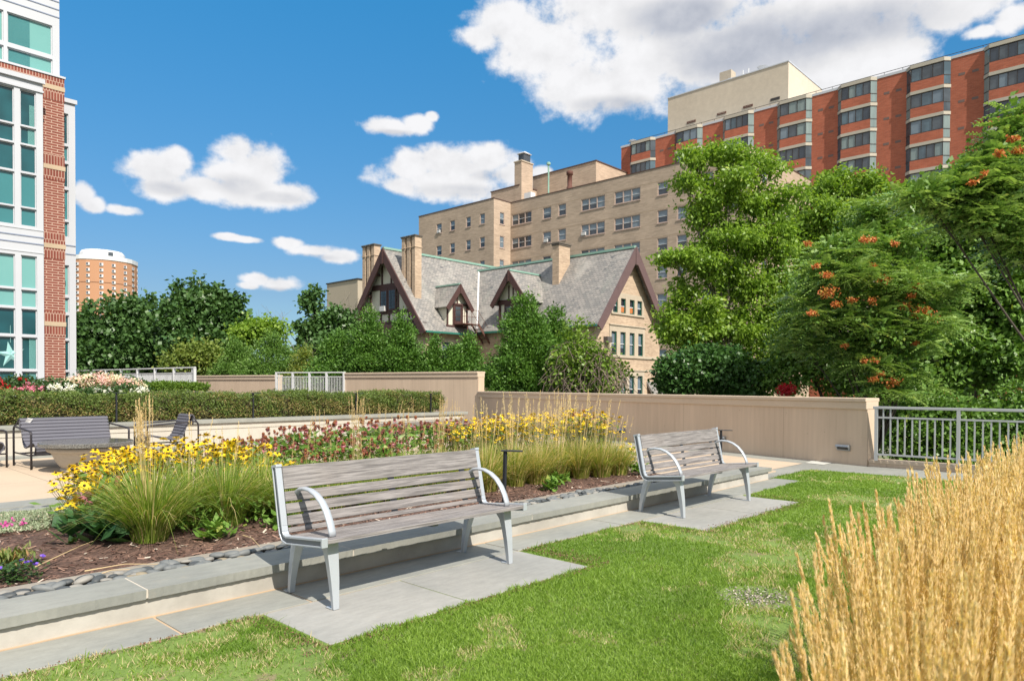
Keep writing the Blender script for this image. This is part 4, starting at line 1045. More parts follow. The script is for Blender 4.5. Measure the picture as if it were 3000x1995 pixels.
for (a,b) in ((43.15,43.95),(44.2,44.95)):
    f_ = MB(); f_.box((xg-.13,a-.1,7.05),(xg-.065,b+.1,8.78)); wf = f_.build('window', brownwood, hs_)
    g_ = MB(); g_.box((xg-.14,a+.05,7.2),(xg-.131,b-.05,8.6)); g_.build('pane', glass_grey, wf)
    g_ = MB()
    for k in range(1,4): g_.box((xg-.155,a+.05+k*(b-a-.1)/4-.012,7.2),(xg-.141,a+.05+k*(b-a-.1)/4+.012,8.6))
    for k in range(1,6): g_.box((xg-.158,a+.05,7.2+k*.235-.012),(xg-.1555,b-.05,7.2+k*.235+.012))
    g_.build('glazing_bars', darkframe, wf)
ac(hs_, (xg-.15,44.25,7.05), 'x', .95)
# triple chimneys
def triple(x0, y0, step, zt, zb, label=None):
    r = MB(); 
    for k in range(3):
        y = y0+k*step; r.box((x0,y,zb),(x0+.62,y+.37,zt)); r.box((x0-.04,y-.04,zt-.85),(x0+.66,y+.41,zt-.78))
    c = r.build('chimney', tan_brick2, hs_); r = MB()
    for k in range(3):
        y = y0+k*step; r.box((x0-.08,y-.08,zt),(x0+.70,y+.45,zt+.06)); r.box((x0-.05,y-.05,zt-.07),(x0+.67,y+.42,zt-.001))
    r.build('cap', surf('dark_chimney_cap', (.14,.12,.10), .8) if 'dark_chimney_cap' not in MATS else MATS['dark_chimney_cap'], c)
triple(33.42, 41.1, .60, 12.45, 7.0); triple(33.42, 46.15, .60, 12.45, 7.0)
mb = MB(); mb.box((40.65,33.33,6.5),(41.95,33.95,11.9)); c = mb.build('chimney', tan_brick2, hs_); mb = MB(); mb.box((40.55,33.23,11.9),(42.05,34.05,12.0)); mb.box((40.6,33.28,11.78),(42.0,34.0,11.9)); mb.build('cap', MATS['dark_chimney_cap'], c)
# dormer facing -x on the main slope
sd = 37.8; dm = MB(); ay, az_, ly, ry, ez = 35.7, 9.82, 37.52, 33.86, 7.46
slab(dm, [(sd,ry,ez),(41.3,ry,ez),(41.3,ay,az_),(sd,ay,az_)], .1); slab(dm, [(sd,ay,az_),(41.3,ay,az_),(41.3,ly,ez),(sd,ly,ez)], .1); dmo = dm.build('dormer', slate, hs_)
m_ = MB(); m_.bar((sd,ay,az_+.03),(41.25,ay,az_+.03),.2,.12); m_.build('ridge_cap', copper, dmo)
m_ = MB(); m_.poly([(sd+.45,34.35,5.6),(sd+.45,34.35,7.9),(sd+.45,ay,az_-.15),(sd+.45,37.05,7.9),(sd+.45,37.05,5.6)]); m_.poly([(sd+.45,34.35,5.6),(sd+3,34.35,5.6),(sd+3,34.35,7.9),(sd+.45,34.35,7.9)]); m_.build('cheek_wall', stucco2, dmo)
m_ = MB(); barge(m_,'x',sd,ay,az_,ly,ry,ez,.42,.09); m_.box((sd-.13,ay-.07,az_-.8),(sd-.092,ay+.07,az_-.05)); m_.box((sd+.36,34.2,7.42),(sd+.448,37.2,7.75))
for y_ in (34.35,36.9): m_.box((sd+.34,y_,5.7),(sd+.447,y_+.17,7.42))
for y_ in (35.2,35.62,36.05): m_.box((sd+.40,y_,7.75),(sd+.4485,y_+.10,9.2-abs(y_-35.7)*1.2))
m_.box((sd+.36,34.95,5.9),(sd+.4465,36.5,7.42)); m_.box((sd+.3,34.3,5.8),(sd+2.2,34.345,6.0)); m_.box((sd+.9,34.3,6.0),(sd+1.05,34.345,7.6)); m_.build('timber', brownwood, dmo)
m_ = MB(); 
for (a,b) in ((35.05,35.6),(35.8,36.4)): m_.box((sd+.34,a,6.1),(sd+.3595,b,7.25))
m_.build('pane', glass_grey, dmo); ac(hs_, (sd+.3,35.9,6.05), 'x', .9)
# dormer facing -y on the wing with the fire-escape door
sd = 39.2; dm = MB(); ax_, az_, lx, rx, ez = 36.2, 8.97, 34.85, 37.55, 7.2
slab(dm, [(lx,sd,ez),(ax_,sd,az_),(ax_,42.,az_),(lx,42.,ez)], .1); slab(dm, [(ax_,sd,az_),(rx,sd,ez),(rx,42.,ez),(ax_,42.,az_)], .1); dmo = dm.build('dormer', slate, hs_)
m_ = MB(); m_.bar((ax_,sd,az_+.03),(ax_,41.9,az_+.03),.18,.11); m_.build('ridge_cap', copper, dmo)
m_ = MB(); m_.poly([(35.15,sd+.35,5.6),(37.25,sd+.35,5.6),(37.25,sd+.35,7.5),(ax_,sd+.35,az_-.15),(35.15,sd+.35,7.5)]); m_.poly([(35.15,sd+.35,5.6),(35.15,sd+.35,7.5),(35.15,41.5,7.5),(35.15,41.5,5.6)]); m_.build('cheek_wall', stucco2, dmo)
m_ = MB(); barge(m_,'y',sd,ax_,az_,lx,rx,ez,.36,.08); m_.box((ax_-.06,sd-.12,az_-.7),(ax_+.06,sd-.082,az_-.05))
for x_ in (35.15,35.75,36.62,37.12): m_.box((x_,sd+.27,5.85),(x_+.13,sd+.3485,7.45))
m_.box((35.1,sd+.26,5.75),(37.3,sd+.3475,5.9)); m_.box((35.1,sd+.25,7.42),(37.3,sd+.3465,7.56)); m_.box((ax_-.05,sd+.28,7.56),(ax_+.05,sd+.3455,8.7)); m_.box((35.88,sd+.30,5.9),(36.62,sd+.344,7.42)); m_.build('timber', brownwood, dmo)
m_ = MB(); m_.box((36.0,sd+.285,6.25),(36.5,sd+.2995,7.3)); m_.build('door_pane', glass_grey, dmo)
fe = MB(); z_ = 6.0
fe.box((35.85,38.35,z_-.06),(37.3,39.5,z_)); 
for (x_,y_) in ((35.85,38.35),(37.3,38.35),(36.6,38.35),(35.85,39.4)): fe.tube([(x_,y_,z_),(x_,y_,z_+1.0)],.022,5)
for zz in (z_+1.0,z_+.5): fe.tube([(35.85,39.4,zz),(35.85,38.35,zz),(37.3,38.35,zz)],.018,5)
fe.tube([(36.3,38.5,z_),(36.3,38.5,z_-3.2)],.035,5); fe.tube([(37.2,38.5,z_),(37.2,38.5,z_-3.2)],.03,5)
for off in (38.4,39.1): 
    fe.bar((37.3,off,z_),(39.6,off-.3,z_-2.9),.04,.14); fe.tube([(37.3,off,z_+1.0),(39.6,off-.3,z_-1.9)],.018,5); fe.tube([(37.9,off,z_-.75),(37.9,off,z_+.2)],.016,5); fe.tube([(38.8,off-.1,z_-1.8),(38.8,off-.1,z_-.9)],.016,5)
for k in range(12): x_ = 37.4+k*.19; z2 = z_-.1-k*.24; fe.box((x_,38.4-.02*k,z2-.02),(x_+.2,39.1-.02*k,z2+.012))
fe.build('fire_escape', rust, hs_)
# porch roof at the right
mb = MB(); slab(mb, [(44.9,27.2,-.2),(46.6,27.2,-.2),(46.3,28.3,1.75),(44.75,28.3,1.75)]); mb.build('porch_roof', slate, hs_)

# ---- distant pale block left of the house
q = atd(900+290/1.96, 400+820/1.96, 78.); ql = atd(900+195/1.96, 400+832/1.96, 82.)
pb = thing('flat_roofed_building', 'pale flat-roofed block with a roof vent left of the gabled house', 'building', (q.x,q.y,-3.2))
mb = MB(); mb.box((q.x,q.y,-3.2),(q.x+14,q.y+(ql-q).length*1.25,q.z)); mb.build('wall', surf('pale_render', (.40,.345,.265), .9, (.36,.31,.24), .5), pb)
mb = MB(); mb.box((q.x-.1,q.y-.1,q.z),(q.x+14.1,q.y+(ql-q).length*1.25+.1,q.z+.12)); mb.build('parapet', darkframe, pb)
mb = MB(); mb.lathe((q.x+2.5,q.y+.9,q.z), [(.35,0),(.35,.6),(.48,.62),(.48,.95),(.2,1.05)], 14); mb.build('roof_vent', galv, pb)

# ---- round apartment tower far away
tc_ = atd(300.5, 900, 352.); RT = 15.1; zt = 1.39+(1128-763)/2078.45*337; 
rtw = thing('round_tower', 'distant round tan apartment tower with a white crown', 'tower', (tc_.x,tc_.y,-10))
to_cam = math.atan2(-tc_.y, -tc_.x)
nf_ = 9; pts = []
for k in range(nf_):
    a = to_cam + R_(-28+40*k)*-1; pts.append((tc_.x+RT*math.cos(a), tc_.y+RT*math.sin(a)))
tbrick = surf('tower_brick', (.44,.235,.135), .85, (.40,.21,.12), .03)
mb = MB(); pts_ = pts[::-1]
sub = []
for k in range(nf_):      # each bay bulges slightly at its middle
    a, b = Vector((*pts_[k],0)), Vector((*pts_[(k+1)%nf_],0)); c = Vector((tc_.x,tc_.y,0)); d = ((a+b)/2-c).normalized()
    sub += [a, a*.66+b*.34+d*1.1, a*.34+b*.66+d*1.1]
mb.extr([(p.x,p.y,-10) for p in sub], (0,0,zt+10)); mb.build('wall', tbrick, rtw)
mb = MB(); c = Vector((tc_.x,tc_.y,0)); mb.extr([tuple(c+(p-c)*1.02+Vector((0,0,zt))) for p in sub], (0,0,2.0)); mb.build('parapet', whitepaint, rtw)
mb = MB(); mb.lathe((tc_.x,tc_.y,zt+2), [(RT*.66,-1),(RT*.66,2.6),(RT*.60,3.9),(RT*.3,4.4)], 18); mb.build('crown', whitepaint, rtw)
mb = MB()
for k in range(nf_):
    a, b = sub[3*k], sub[3*k+1]; cc, dd_ = sub[3*k+1], sub[3*k+2]; 
    for (p, q2) in ((sub[3*k+1]*.75+sub[3*k]*.25, None), (sub[3*k+2]*.75+sub[(3*k+3)%len(sub)]*.25, None)):
        d = (p-c).normalized(); s_v = Vector((-d.y,d.x,0)); p = p+d*.25
        for r in range(17):
            z = zt-3.0-2.72*r; mb.extr([p-s_v*.8+Vector((0,0,z)), p+s_v*.8+Vector((0,0,z)), p+s_v*.8+d*.2+Vector((0,0,z)), p-s_v*.8+d*.2+Vector((0,0,z))], (0,0,1.35)); mb.extr([p-s_v*.6+d*.2+Vector((0,0,z+.25)), p+s_v*.1+d*.2+Vector((0,0,z+.25)), p+s_v*.1+d*.26+Vector((0,0,z+.25)), p-s_v*.7+d*.26+Vector((0,0,z+.25))], (0,0,1.0), 1)
o = mb.build('windows', [whitepaint, glass_grey], rtw); o['kind'] = 'stuff'
mb = MB()
for z in (zt-11, zt-22, zt-33): mb.extr([tuple(c+(p-c)*1.004+Vector((0,0,z))) for p in sub], (0,0,.35))
mb.build('floor_band', surf('dark_band', (.20,.10,.06), .9), rtw)
mb = MB(); v = Vector((math.cos(to_cam+.35),math.sin(to_cam+.35),0)); p = c+v*RT*.69+Vector((0,0,zt+2.1)); s_v = Vector((-v.y,v.x,0)); mb.extr([p-s_v*1.0-v*.5,p+s_v*1.0-v*.5,p+s_v*1.0+v*.1,p-s_v*1.0+v*.1],(0,0,2.6)); mb.build('door', glass_grey, rtw)

# ---- the new building at the left edge
YT = 32.86
C1 = lambda x, y: (x/1.3075, y/1.3075)
lb = thing('apartment_building', 'modern white panelled building with teal windows and a red brick pier at the left edge', 'building', (8.2,YT,-.5))
def onY(x, y, c): return ony(*C1(x, y), c)
bp = 32.86; bayY = bp-.75; topY = bp+.5; rY = bp+1.1
xb0 = onY(168,900,bp).x; xb1 = onY(248,900,bp).x
ztop = onY(245,305,bp).z
mb = MB(); mb.box((xb0-8,bp,-.5),(xb1,bp+3.4,ztop)); mb.build('brick_pier', col_brick, lb)
bandm = surf('sand_stone_band', (.50,.39,.27), .85)
for y in (337,642,943,1241):
    a = onY(208,y,bp); mb = MB(); mb.box((xb0-1,bp-.03,a.z-.09),(xb1+.03,bp+3.43,a.z+.09)); mb.build('stone_band', bandm, lb)
sold = brick('soldier_brick', (.225,.068,.048), (.185,.052,.038), (.46,.33,.26), .1016, .42, .012, .4, 0)
for y in (337,642,943,1241):
    a = onY(208,y,bp)
    for e, f in ((.09,.50),(-.50,-.09)): mb = MB(); mb.box((xb0-1,bp-.012,a.z+e),(xb1+.012,bp+3.41,a.z+f)); mb.build('soldier_course', sold, lb)
mb = MB(); mb.box((xb0-8,bp-.0125,ztop-.5),(xb1+.0125,bp+3.41,ztop-.01)); mb.build('soldier_course', sold, lb)
mb = MB(); mb.box((xb0-8,bp-.05,ztop),(xb1+.05,bp+3.4,ztop+.08)); mb.build('pier_coping', whitemetal, lb)
# projecting bay
bx1 = onY(167,900,bayY).x; bzt = onY(166,312,bayY).z
ux = lambda x: onY(x,900,bayY).x
rowsA = [(350,485),(487+3,555),(560,662),(668,796),(800,868)]; rowsB = [(980,1106),(1112,1178),(1185,1284),(1292,1416),(1423,1465)]
uz = lambda y: onY(110,y,bayY).z
gl = []; sty = {0:5,1:5,2:5,3:6,4:6,5:7,6:7,7:5,8:5,9:5}
xs = [(ux(-170),ux(-105)),(ux(-85),ux(-28)),(ux(-8),ux(57)),(ux(80),ux(141))]
hol = []
for i, (a, b) in enumerate(rowsA+rowsB):
    for (p, q) in xs: hol.append((p,q,uz(b),uz(a)))
mb = MB(); panel(mb,'y',bayY,xs[0][0]-1,bx1,-.5,bzt,hol,.12); mb.poly([(bx1,bayY,-.5),(bx1,bp,-.5),(bx1,bp,bzt),(bx1,bayY,bzt)]); mb.poly([(bx1,bayY,bzt),(bx1,bp,bzt),(xs[0][0]-1,bp,bzt),(xs[0][0]-1,bayY,bzt)]); mb.build('bay_panel', whitemetal, lb)
mb = MB(); mb.box((xs[0][0]-1,bayY-.1,bzt-.14),(bx1+.06,bayY-.002,bzt+.04)); mb.build('bay_cornice', whitemetal, lb); mb = MB()
for y in (905,932,965,878): mb.box((xs[0][0]-1,bayY-.02,uz(y)-.02),(bx1+.01,bayY-.001,uz(y)+.02), 1 if y in (905,932) else 0)
for y in (340,): mb.box((xs[0][0]-1,bayY-.05,uz(y)-.05),(bx1+.02,bayY-.001,uz(y)+.03))
mb.build('bay_trim', [whitemetal, surf('panel_joint', (.22,.26,.36), .6)], lb)
k = 0
for i, (a, b) in enumerate(rowsA+rowsB):
    for j, (p, q) in enumerate(xs):
        window(lb,'y',bayY,(p,q,uz(b),uz(a)),1,.5,.035,whitemetal,sty[i],.06); k += 1
# curtains and a paper star inside
mb = MB()
for (x0,x1,y0,y1) in ((112,140,1295,1412),(112,140,1426,1462),(118,140,400,480),(112,140,490,552)):
    a_, b_ = ux(x0), ux(x1); n = 7
    for kk in range(n): mb.box((a_+(b_-a_)*kk/n,bayY+.095,uz(y1)),(a_+(b_-a_)*(kk+.6)/n,bayY+.105,uz(y0)))
mb.build('curtain', teal_lite, lb)
sc_ = onY(40,1358,bayY+.07); mb = MB()
pts5 = []
for kk in range(10):
    a_ = math.pi/2+kk*math.pi/5+.15; r = .50 if kk % 2 == 0 else .17; pts5.append(Vector((sc_.x+r*math.cos(a_), bayY+.10, sc_.z+r*math.sin(a_))))
cn = Vector((sc_.x, bayY+.03, sc_.z)); 
for kk in range(10): mb.poly([cn, pts5[kk], pts5[(kk+1)%10]])
for kk in range(10): mb.poly([cn+Vector((0,.08,0)), pts5[(kk+1)%10], pts5[kk]])
mb.tube([(sc_.x,bayY+.06,sc_.z+.45),(sc_.x,bayY+.06,sc_.z+1.1)],.008,4)
tag(mb.build('paper_star', surf('pale_teal_paper', (.30,.56,.55), .8)), 'pale folded paper star hanging in the lowest left window', 'star')
# bay on the far side of the pier
rx1 = onY(290,900,rY).x; rzt = onY(288,392,rY).z; vz = lambda y: onY(270,y,rY).z; vx = lambda x: onY(x,900,rY).x
rr = [(440,556),(565,622),(632,721),(731,846),(853,911),(1018,1133),(1142,1200),(1209,1299),(1306,1420),(1425,1460)]
hr = [(vx(235),vx(264),vz(b),vz(a)) for a,b in rr]
mb = MB(); panel(mb,'y',rY,xb1-.5,rx1,-.5,rzt,hr,.12); mb.poly([(xb1-.5,rY,rzt),(rx1,rY,rzt),(rx1,rY+2,rzt),(xb1-.5,rY+2,rzt)]); mb.build('bay_panel', whitemetal, lb)
mb = MB(); mb.box((xb1-.5,rY-.08,rzt-.12),(rx1+.06,rY-.002,rzt+.05)); 
for y in (942,975): mb.box((xb1-.5,rY-.02,vz(y)-.02),(rx1+.005,rY-.001,vz(y)+.02),1)
mb.build('bay_trim', [whitemetal, MATS['panel_joint']], lb)
for i, h in enumerate(hr): window(lb,'y',rY,h,1,.5,.035,whitemetal,sty[i] if i not in (1,) else 6,.06)
# upper storey
tx1 = onY(228,200,topY).x; tzx = lambda y: onY(200,y,topY).z; txx = lambda x: onY(x,200,topY).x
ht = []
for (x0,x1) in ((-150,-25),(-15+2,14),(28,201)):
    for (y0,y1) in ((100,214),(229,290)): ht.append((txx(x0),txx(x1),tzx(y1),tzx(y0)))
ztt = ztop+7.5
mb = MB(); panel(mb,'y',topY,xb0-8,tx1,ztop-.3,ztt,ht,.12); mb.poly([(tx1,topY,ztop-.3),(tx1,topY+4,ztop-.3),(tx1,topY+4,ztt),(tx1,topY,ztt)]); mb.build('upper_wall', whitemetal, lb)
mb = MB()
for y in (42,12,-18): mb.box((xb0-8,topY-.02,onY(215,y+25,topY).z-.02),(tx1+.003,topY-.001,onY(215,y+25,topY).z+.02))
mb.build('upper_joint', MATS['panel_joint'], lb)
for h in ht: window(lb,'y',topY,h,1,.5,.04,whitemetal,7,.06)
mb = MB(); n = 26; a_, b_ = txx(30), txx(117)
for kk in range(n): mb.box((a_+(b_-a_)*kk/n,topY+.095,tzx(289)),(a_+(b_-a_)*(kk+.75)/n,topY+.105,tzx(102)))
mb.build('vertical_blind', teal_mid, lb)

# ================================================================== VEGETATION
def unit(v): return v/np.maximum(np.linalg.norm(v, axis=-1, keepdims=True), 1e-9)
def rdir(n): return unit(rng.normal(size=(n,3)))
def leafquads(C, D, L, Wd, S=None):
    """pointed leaf from C along D"""
    D = unit(D); S = rdir(len(C)) if S is None else S; S = unit(S-D*(S*D).sum(-1, keepdims=True)); L = np.asarray(L).reshape(-1,1); Wd = np.asarray(Wd).reshape(-1,1)
    V = np.stack([C, C+D*L*.45+S*Wd, C+D*L, C+D*L*.45-S*Wd], 1).reshape(-1,3)
    return V, np.arange(len(V)).reshape(-1,4)
camxy = np.array([0.,0.,1.39])
def lob(x, y, rx, ry, d, deep=1.): 
    c = Dd(x, y, d); k = K/F*d; return (c.x, c.y, c.z, rx*k, rx*k*deep, ry*k)
def clump_points(lobes, n, shell=.20, lump=.16):
    lo = np.array(lobes, float); wt = lo[:,3]*lo[:,5]+lo[:,3]*lo[:,4]; wt /= wt.sum()
    i = rng.choice(len(lo), n, p=wt); d = rdir(n)
    tocam = unit(camxy-lo[i,:3]); back = (d*tocam).sum(-1) < -.25; keep = ~(back & (rng.random(n) < .65)); i, d = i[keep], d[keep]
    ph = i*1.7; r = 1-np.abs(rng.normal(0, shell, len(i)))
    r = np.clip(r, .3, 1)*(1+lump*np.sin(4.1*d[:,0]+ph)*np.sin(5.3*d[:,1]+ph*2)+lump*.7*np.sin(9*d[:,2]+7*d[:,0]+ph))
    return lo[i,:3]+d*lo[i,3:6]*r[:,None], d, i
def crown(parent, name, lobes, n, k, cr, L, Wr, mat, droop=.3, outw=.5, up=0., shell=.2, lump=.16, jitter=1., zmin=-3.):
    P_, d, li = clump_points(lobes, n, shell, lump); m = len(P_)
    C = np.repeat(P_, k, 0)+rng.normal(size=(m*k,3))*np.array([cr,cr,cr*.7]); dd = np.repeat(d, k, 0)
    ok = C[:,2] > zmin; C, dd = C[ok], dd[ok]; rn = np.repeat(rng.random(m), k)[ok]*.55+rng.random(len(C))*.45
    D = unit(dd*outw+rdir(len(C))*jitter+np.array([0,0,up-droop])); Ls = L*rng.uniform(.65,1.25,len(C))
    # blades of a leaf lie roughly flat to the light: side vector mostly horizontal
    S = rdir(len(C))*np.array([1,1,.5]); V, Q = leafquads(C, D, Ls, Ls*Wr, S)
    return npmesh(name, V, Q, mat, parent, rn)
bark = surf('bark', (.085,.070,.055), .9, (.055,.046,.038), 3., fine=.2)
barkl = surf('pale_bark', (.22,.19,.155), .9, (.15,.13,.105), 3., fine=.2)
def limbs(parent, base, lobes, r0, mat=bark, fork=None, twigs=0, seed=0):
    rs = random.Random(seed); mb = MB(); B = Vector(base); lo = [Vector(l[:3]) for l in lobes]; cen = sum(lo, Vector())/len(lo)
    fk = fork if fork is not None else .35; Fk = B.lerp(Vector((cen.x,cen.y,cen.z)), fk); Fk.x = B.x+(cen.x-B.x)*.3; Fk.y = B.y+(cen.y-B.y)*.3
    mb.tube([B, B.lerp(Fk,.5)+Vector((rs.uniform(-.1,.1),rs.uniform(-.1,.1),0)), Fk], [r0, r0*.8, r0*.65], 9)
    for l, q in zip(lo, lobes):
        mid = Fk.lerp(l,.5)+Vector((rs.uniform(-.3,.3),rs.uniform(-.3,.3),rs.uniform(-.1,.3)))*q[3]*.5; mb.tube([Fk, mid, l], [r0*.45, r0*.28, r0*.14], 6)
        for t_ in range(3+twigs):
            e = l+Vector((rs.gauss(0,1),rs.gauss(0,1),rs.gauss(.1,.8))).normalized()*q[3]*rs.uniform(.6,1.0); e.z = l.z+(e.z-l.z)*q[5]/q[3]
            m2 = l.lerp(e,.5)+Vector((rs.uniform(-.1,.1),rs.uniform(-.1,.1),.12))*q[3]; mb.tube([mid.lerp(l,rs.uniform(.3,1)), m2, e], [r0*.14, r0*.08, r0*.03], 4)
    return mb.build('trunk', mat, parent, smooth=True)
def satellites(lo, m, seed, f=(.22,.42)):
    rs = random.Random(seed+50); out = []
    for l in lo:
        for _ in range(m):
            v = Vector((rs.gauss(0,1),rs.gauss(0,1),rs.gauss(.15,.9))).normalized(); s = rs.uniform(*f); q = rs.uniform(.85,1.12); out.append((l[0]+v.x*l[3]*q, l[1]+v.y*l[4]*q, l[2]+v.z*l[5]*q, l[3]*s*1.2, l[4]*s*1.2, l[5]*s))
    return out
m_maple = leafmat('maple_leaf', (.045,.105,.028), (.10,.19,.055), (.15,.22,.06), .22, .4, .95)
m_ash = leafmat('light_ash_leaf', (.12,.23,.030), (.31,.445,.065), (.42,.49,.10), .42, .42, .93)
m_ash2 = leafmat('mid_ash_leaf', (.10,.19,.026), (.22,.33,.048), (.28,.34,.06), .35, .42, .95)
m_ail = leafmat('ailanthus_leaf', (.09,.20,.035), (.40,.54,.17), (.50,.55,.13), .25, .30, .94, .28)
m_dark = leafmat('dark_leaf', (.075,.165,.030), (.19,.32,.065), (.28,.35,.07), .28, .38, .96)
m_arb = leafmat('arborvitae_spray', (.06,.15,.024), (.14,.27,.045), (.20,.30,.06), .25, .5, .93)
m_arb2 = leafmat('pale_arborvitae_spray', (.085,.18,.032), (.17,.29,.06), (.24,.30,.08), .25, .5, .93)
m_yel = leafmat('yellowing_leaf', (.12,.19,.035), (.25,.30,.065), (.38,.34,.08), .3, .5, .85)
m_seed = leafmat('orange_seed_cluster', (.46,.12,.035), (.60,.22,.07), (.52,.34,.08), .25, .6, .8)
m_twig = surf('dry_twigs', (.20,.15,.125), .9, (.13,.10,.085), 5.)

def tree(name, label, cat, x, d, lobes, n, k, cr, L, Wr, mat, r0=.22, droop=.3, group=None, seed=0, fork=.35, tmat=bark, zb=-3.2, sat=0, **kw):
    lo = [lob(*l, d+(0)) if len(l) == 4 else lob(*l[:4], d+l[4]) for l in lobes]; lo0 = lo
    b = Dd(x, 1000, d); root = thing(name, label, cat, (b.x, b.y, zb), 0., group)
    lo = [(a_,b_,c_,x_*(.80 if sat else 1),y_*(.80 if sat else 1),z_*(.80 if sat else 1)) for a_,b_,c_,x_,y_,z_ in lo]+satellites(lo, sat, seed)
    crown(root, 'crown', lo, n, k, cr, L, Wr, mat, droop, **kw); limbs(root, (b.x,b.y,zb), lo0, r0, tmat, fork, 0, seed)
    return root, lo

# far left maples
tree('maple_tree', 'broad dark green maple beside the white panelled building', 'tree', 320, 46,
     [(210,800,60,62),(285,745,62,55),(330,735,45,48),(350,800,80,60),(255,830,80,45),(420,820,75,50),(200,760,35,30)], 1500, 22, .34, .30, .42, m_maple, .35, .45, 'dark maples on the left', 1)
tree('maple_tree', 'dark maple with upright leafy shoots along its crown', 'tree', 475, 44,
     [(440,745,60,50),(500,735,52,60),(470,705,45,36),(470,800,85,48),(412,690,12,24),(409,660,6,13),(458,668,9,24),(455,650,5,9),(500,680,10,20),(498,661,5,8),(527,705,12,22),(545,690,6,14),(545,750,18,40),(392,715,18,20)], 1500, 22, .26, .28, .42, m_maple, .3, .35, 'dark maples on the left', 2)
tree('evergreen_spire', 'thin dark spire of foliage in front of the distant round tower', 'tree', 205, 48, [(205,702,5,18),(205,720,7,16)], 60, 10, .15, .25, .3, m_maple, .1, .2)
tree('locust_tree', 'airy light green locust tree rising behind the pale conifers', 'tree', 600, 42, [(590,760,34,20),(620,765,30,22),(570,775,24,18),(628,746,14,5)], 380, 16, .3, .22, .35, m_ash, .18, .2)
tree('shrub', 'yellow-green leafy shrub behind the tan far wall', 'shrub', 450, 39, [(430,830,40,28),(470,822,45,32),(500,838,40,26),(410,845,30,18)], 520, 20, .25, .17, .4, m_yel, .08, .3)
tree('small_tree', 'slender dark-leaved tree with bare twigs left of the gabled house', 'tree', 755, 46,
     [(716,695,20,22),(722,672,10,8),(745,735,26,20),(705,752,26,12),(780,735,32,28),(735,770,36,22),(790,775,36,30),(755,800,60,30),(700,768,20,10)], 620, 20, .25, .26, .42, m_maple, .2, .35)
b_ = Dd(765, 1000, 47); dt = thing('bare_tree', 'leafless grey twiggy tree behind the slender tree and pale block', 'tree', (b_.x,b_.y,-3.2)); rs = random.Random(5); mb = MB()
def branch(p, d, L, r, depth):
    q = p+d*L; mb.tube([p, p.lerp(q,.5)+Vector((rs.gauss(0,.05),rs.gauss(0,.05),0))*L, q], [r, r*.8, r*.6], 4 if depth < 3 else 6)
    if depth <= 0: return
    for _ in range(3): branch(q, (d+Vector((rs.gauss(0,.42),rs.gauss(0,.42),rs.gauss(.05,.25)))).normalized(), L*rs.uniform(.6,.85), r*.6, depth-1)
branch(Vector((b_.x,b_.y,-3.2)), Vector((0,0,1)), 3.1, .10, 5); mb.build('trunk', barkl, dt)

# conifers behind the walls
def arbor(label, x, ytop, hw, ybot, d, n, mat=m_arb, peak=1., seed=0, group='arborvitae conifers behind the wall'):
    lobes = []; H_ = ybot-ytop; m = 6
    for k in range(m):
        t_ = (k+.5)/m; w_ = hw*min(1, (t_*1.25)**(.75*peak)); lobes.append((x+random.uniform(-.08,.08)*hw, ytop+H_*t_, max(w_, hw*.18), H_/m*.95))
    b = Dd(x, 1000, d); root = thing('arborvitae', label, 'conifer', (b.x,b.y,-3.2), 0., group); lo = [lob(*l, d) for l in lobes]
    crown(root, 'crown', lo+satellites(lo, 4, seed+int(x), (.2,.34)), int(n*1.25), 26, .14, .125, .24, mat, -.10, .7, .15, .20, .28, .65); 
    mb = MB(); mb.tube([(b.x,b.y,-3.2),(b.x,b.y,lo[1][2])],[.16,.05],8); mb.build('trunk', bark, root); return root
arbor('pale round-headed conifer left of the white railing gap', 545, 775, 48, 890, 38, 620, m_arb2)
arbor('broad pale conifer above the right end of the far tan wall', 625, 768, 66, 890, 37, 800, m_arb2)
arbor('low pale conifer just left of the conifer group by the house', 700, 800, 38, 890, 36, 400, m_yel)
arbor('bushy conifer at the left of the pair before the half-timbered gable', 778, 768, 54, 885, 33, 900)
arbor('tall conifer directly under the half-timbered gable window', 850, 722, 58, 885, 32, 1150, peak=.9)
arbor('pointed conifer covering the lower right of the half-timbered gable', 925, 728, 50, 885, 31.5, 1100, peak=1.0)
arbor('short conifer below the house gutter', 1003, 788, 36, 885, 31, 560)
arbor('short conifer beneath the fire escape stairs', 1080, 775, 38, 885, 31, 600)
arbor('small rounded conifer between two short ones', 1045, 800, 28, 885, 30.5, 400)
arbor('largest conifer standing before the second dormer', 1212, 698, 84, 925, 27.5, 2300, peak=.8)
arbor('conifer shoulder to the right of the largest conifer', 1276, 718, 52, 925, 28.5, 1000, peak=.75)
# vine tangle of dry twigs
b_ = Dd(1345, 1000, 25.5); vt = thing('vine_thicket', 'mound of dry pinkish twigs and vines in front of the brick gable', 'shrub', (b_.x,b_.y,-3.2))
lo = [lob(1340,830,60,52,25.2), lob(1375,865,62,50,25.2), lob(1320,880,50,45,25.2), lob(1330,770,26,30,25.6)]
crown(vt, 'leaves', lo, 620, 18, .2, .13, .35, m_ash2, .3, shell=.3)
mb = MB(); rs = random.Random(9)
for k in range(620):
    l = rs.choice(lo[:3]); th = rs.uniform(0,6.28); u = rs.uniform(-.9,1); rr = math.sqrt(max(0,1-u*u))
    p = Vector((l[0]+l[3]*rr*math.cos(th), l[1]+l[4]*rr*math.sin(th), l[2]+l[5]*u)); o = (Vector(l[:3])-p).normalized()
    t_ = Vector((rs.gauss(0,.7),rs.gauss(0,.7),-.9)).normalized(); L_ = rs.uniform(.5,1.3); q = p-o*.12+t_*L_*.5+Vector((0,0,.1)); e = p+t_*L_
    mb.tube([p, q, e], [.013,.011,.006], 3, caps=False)
o = mb.build('twigs', m_twig, vt)

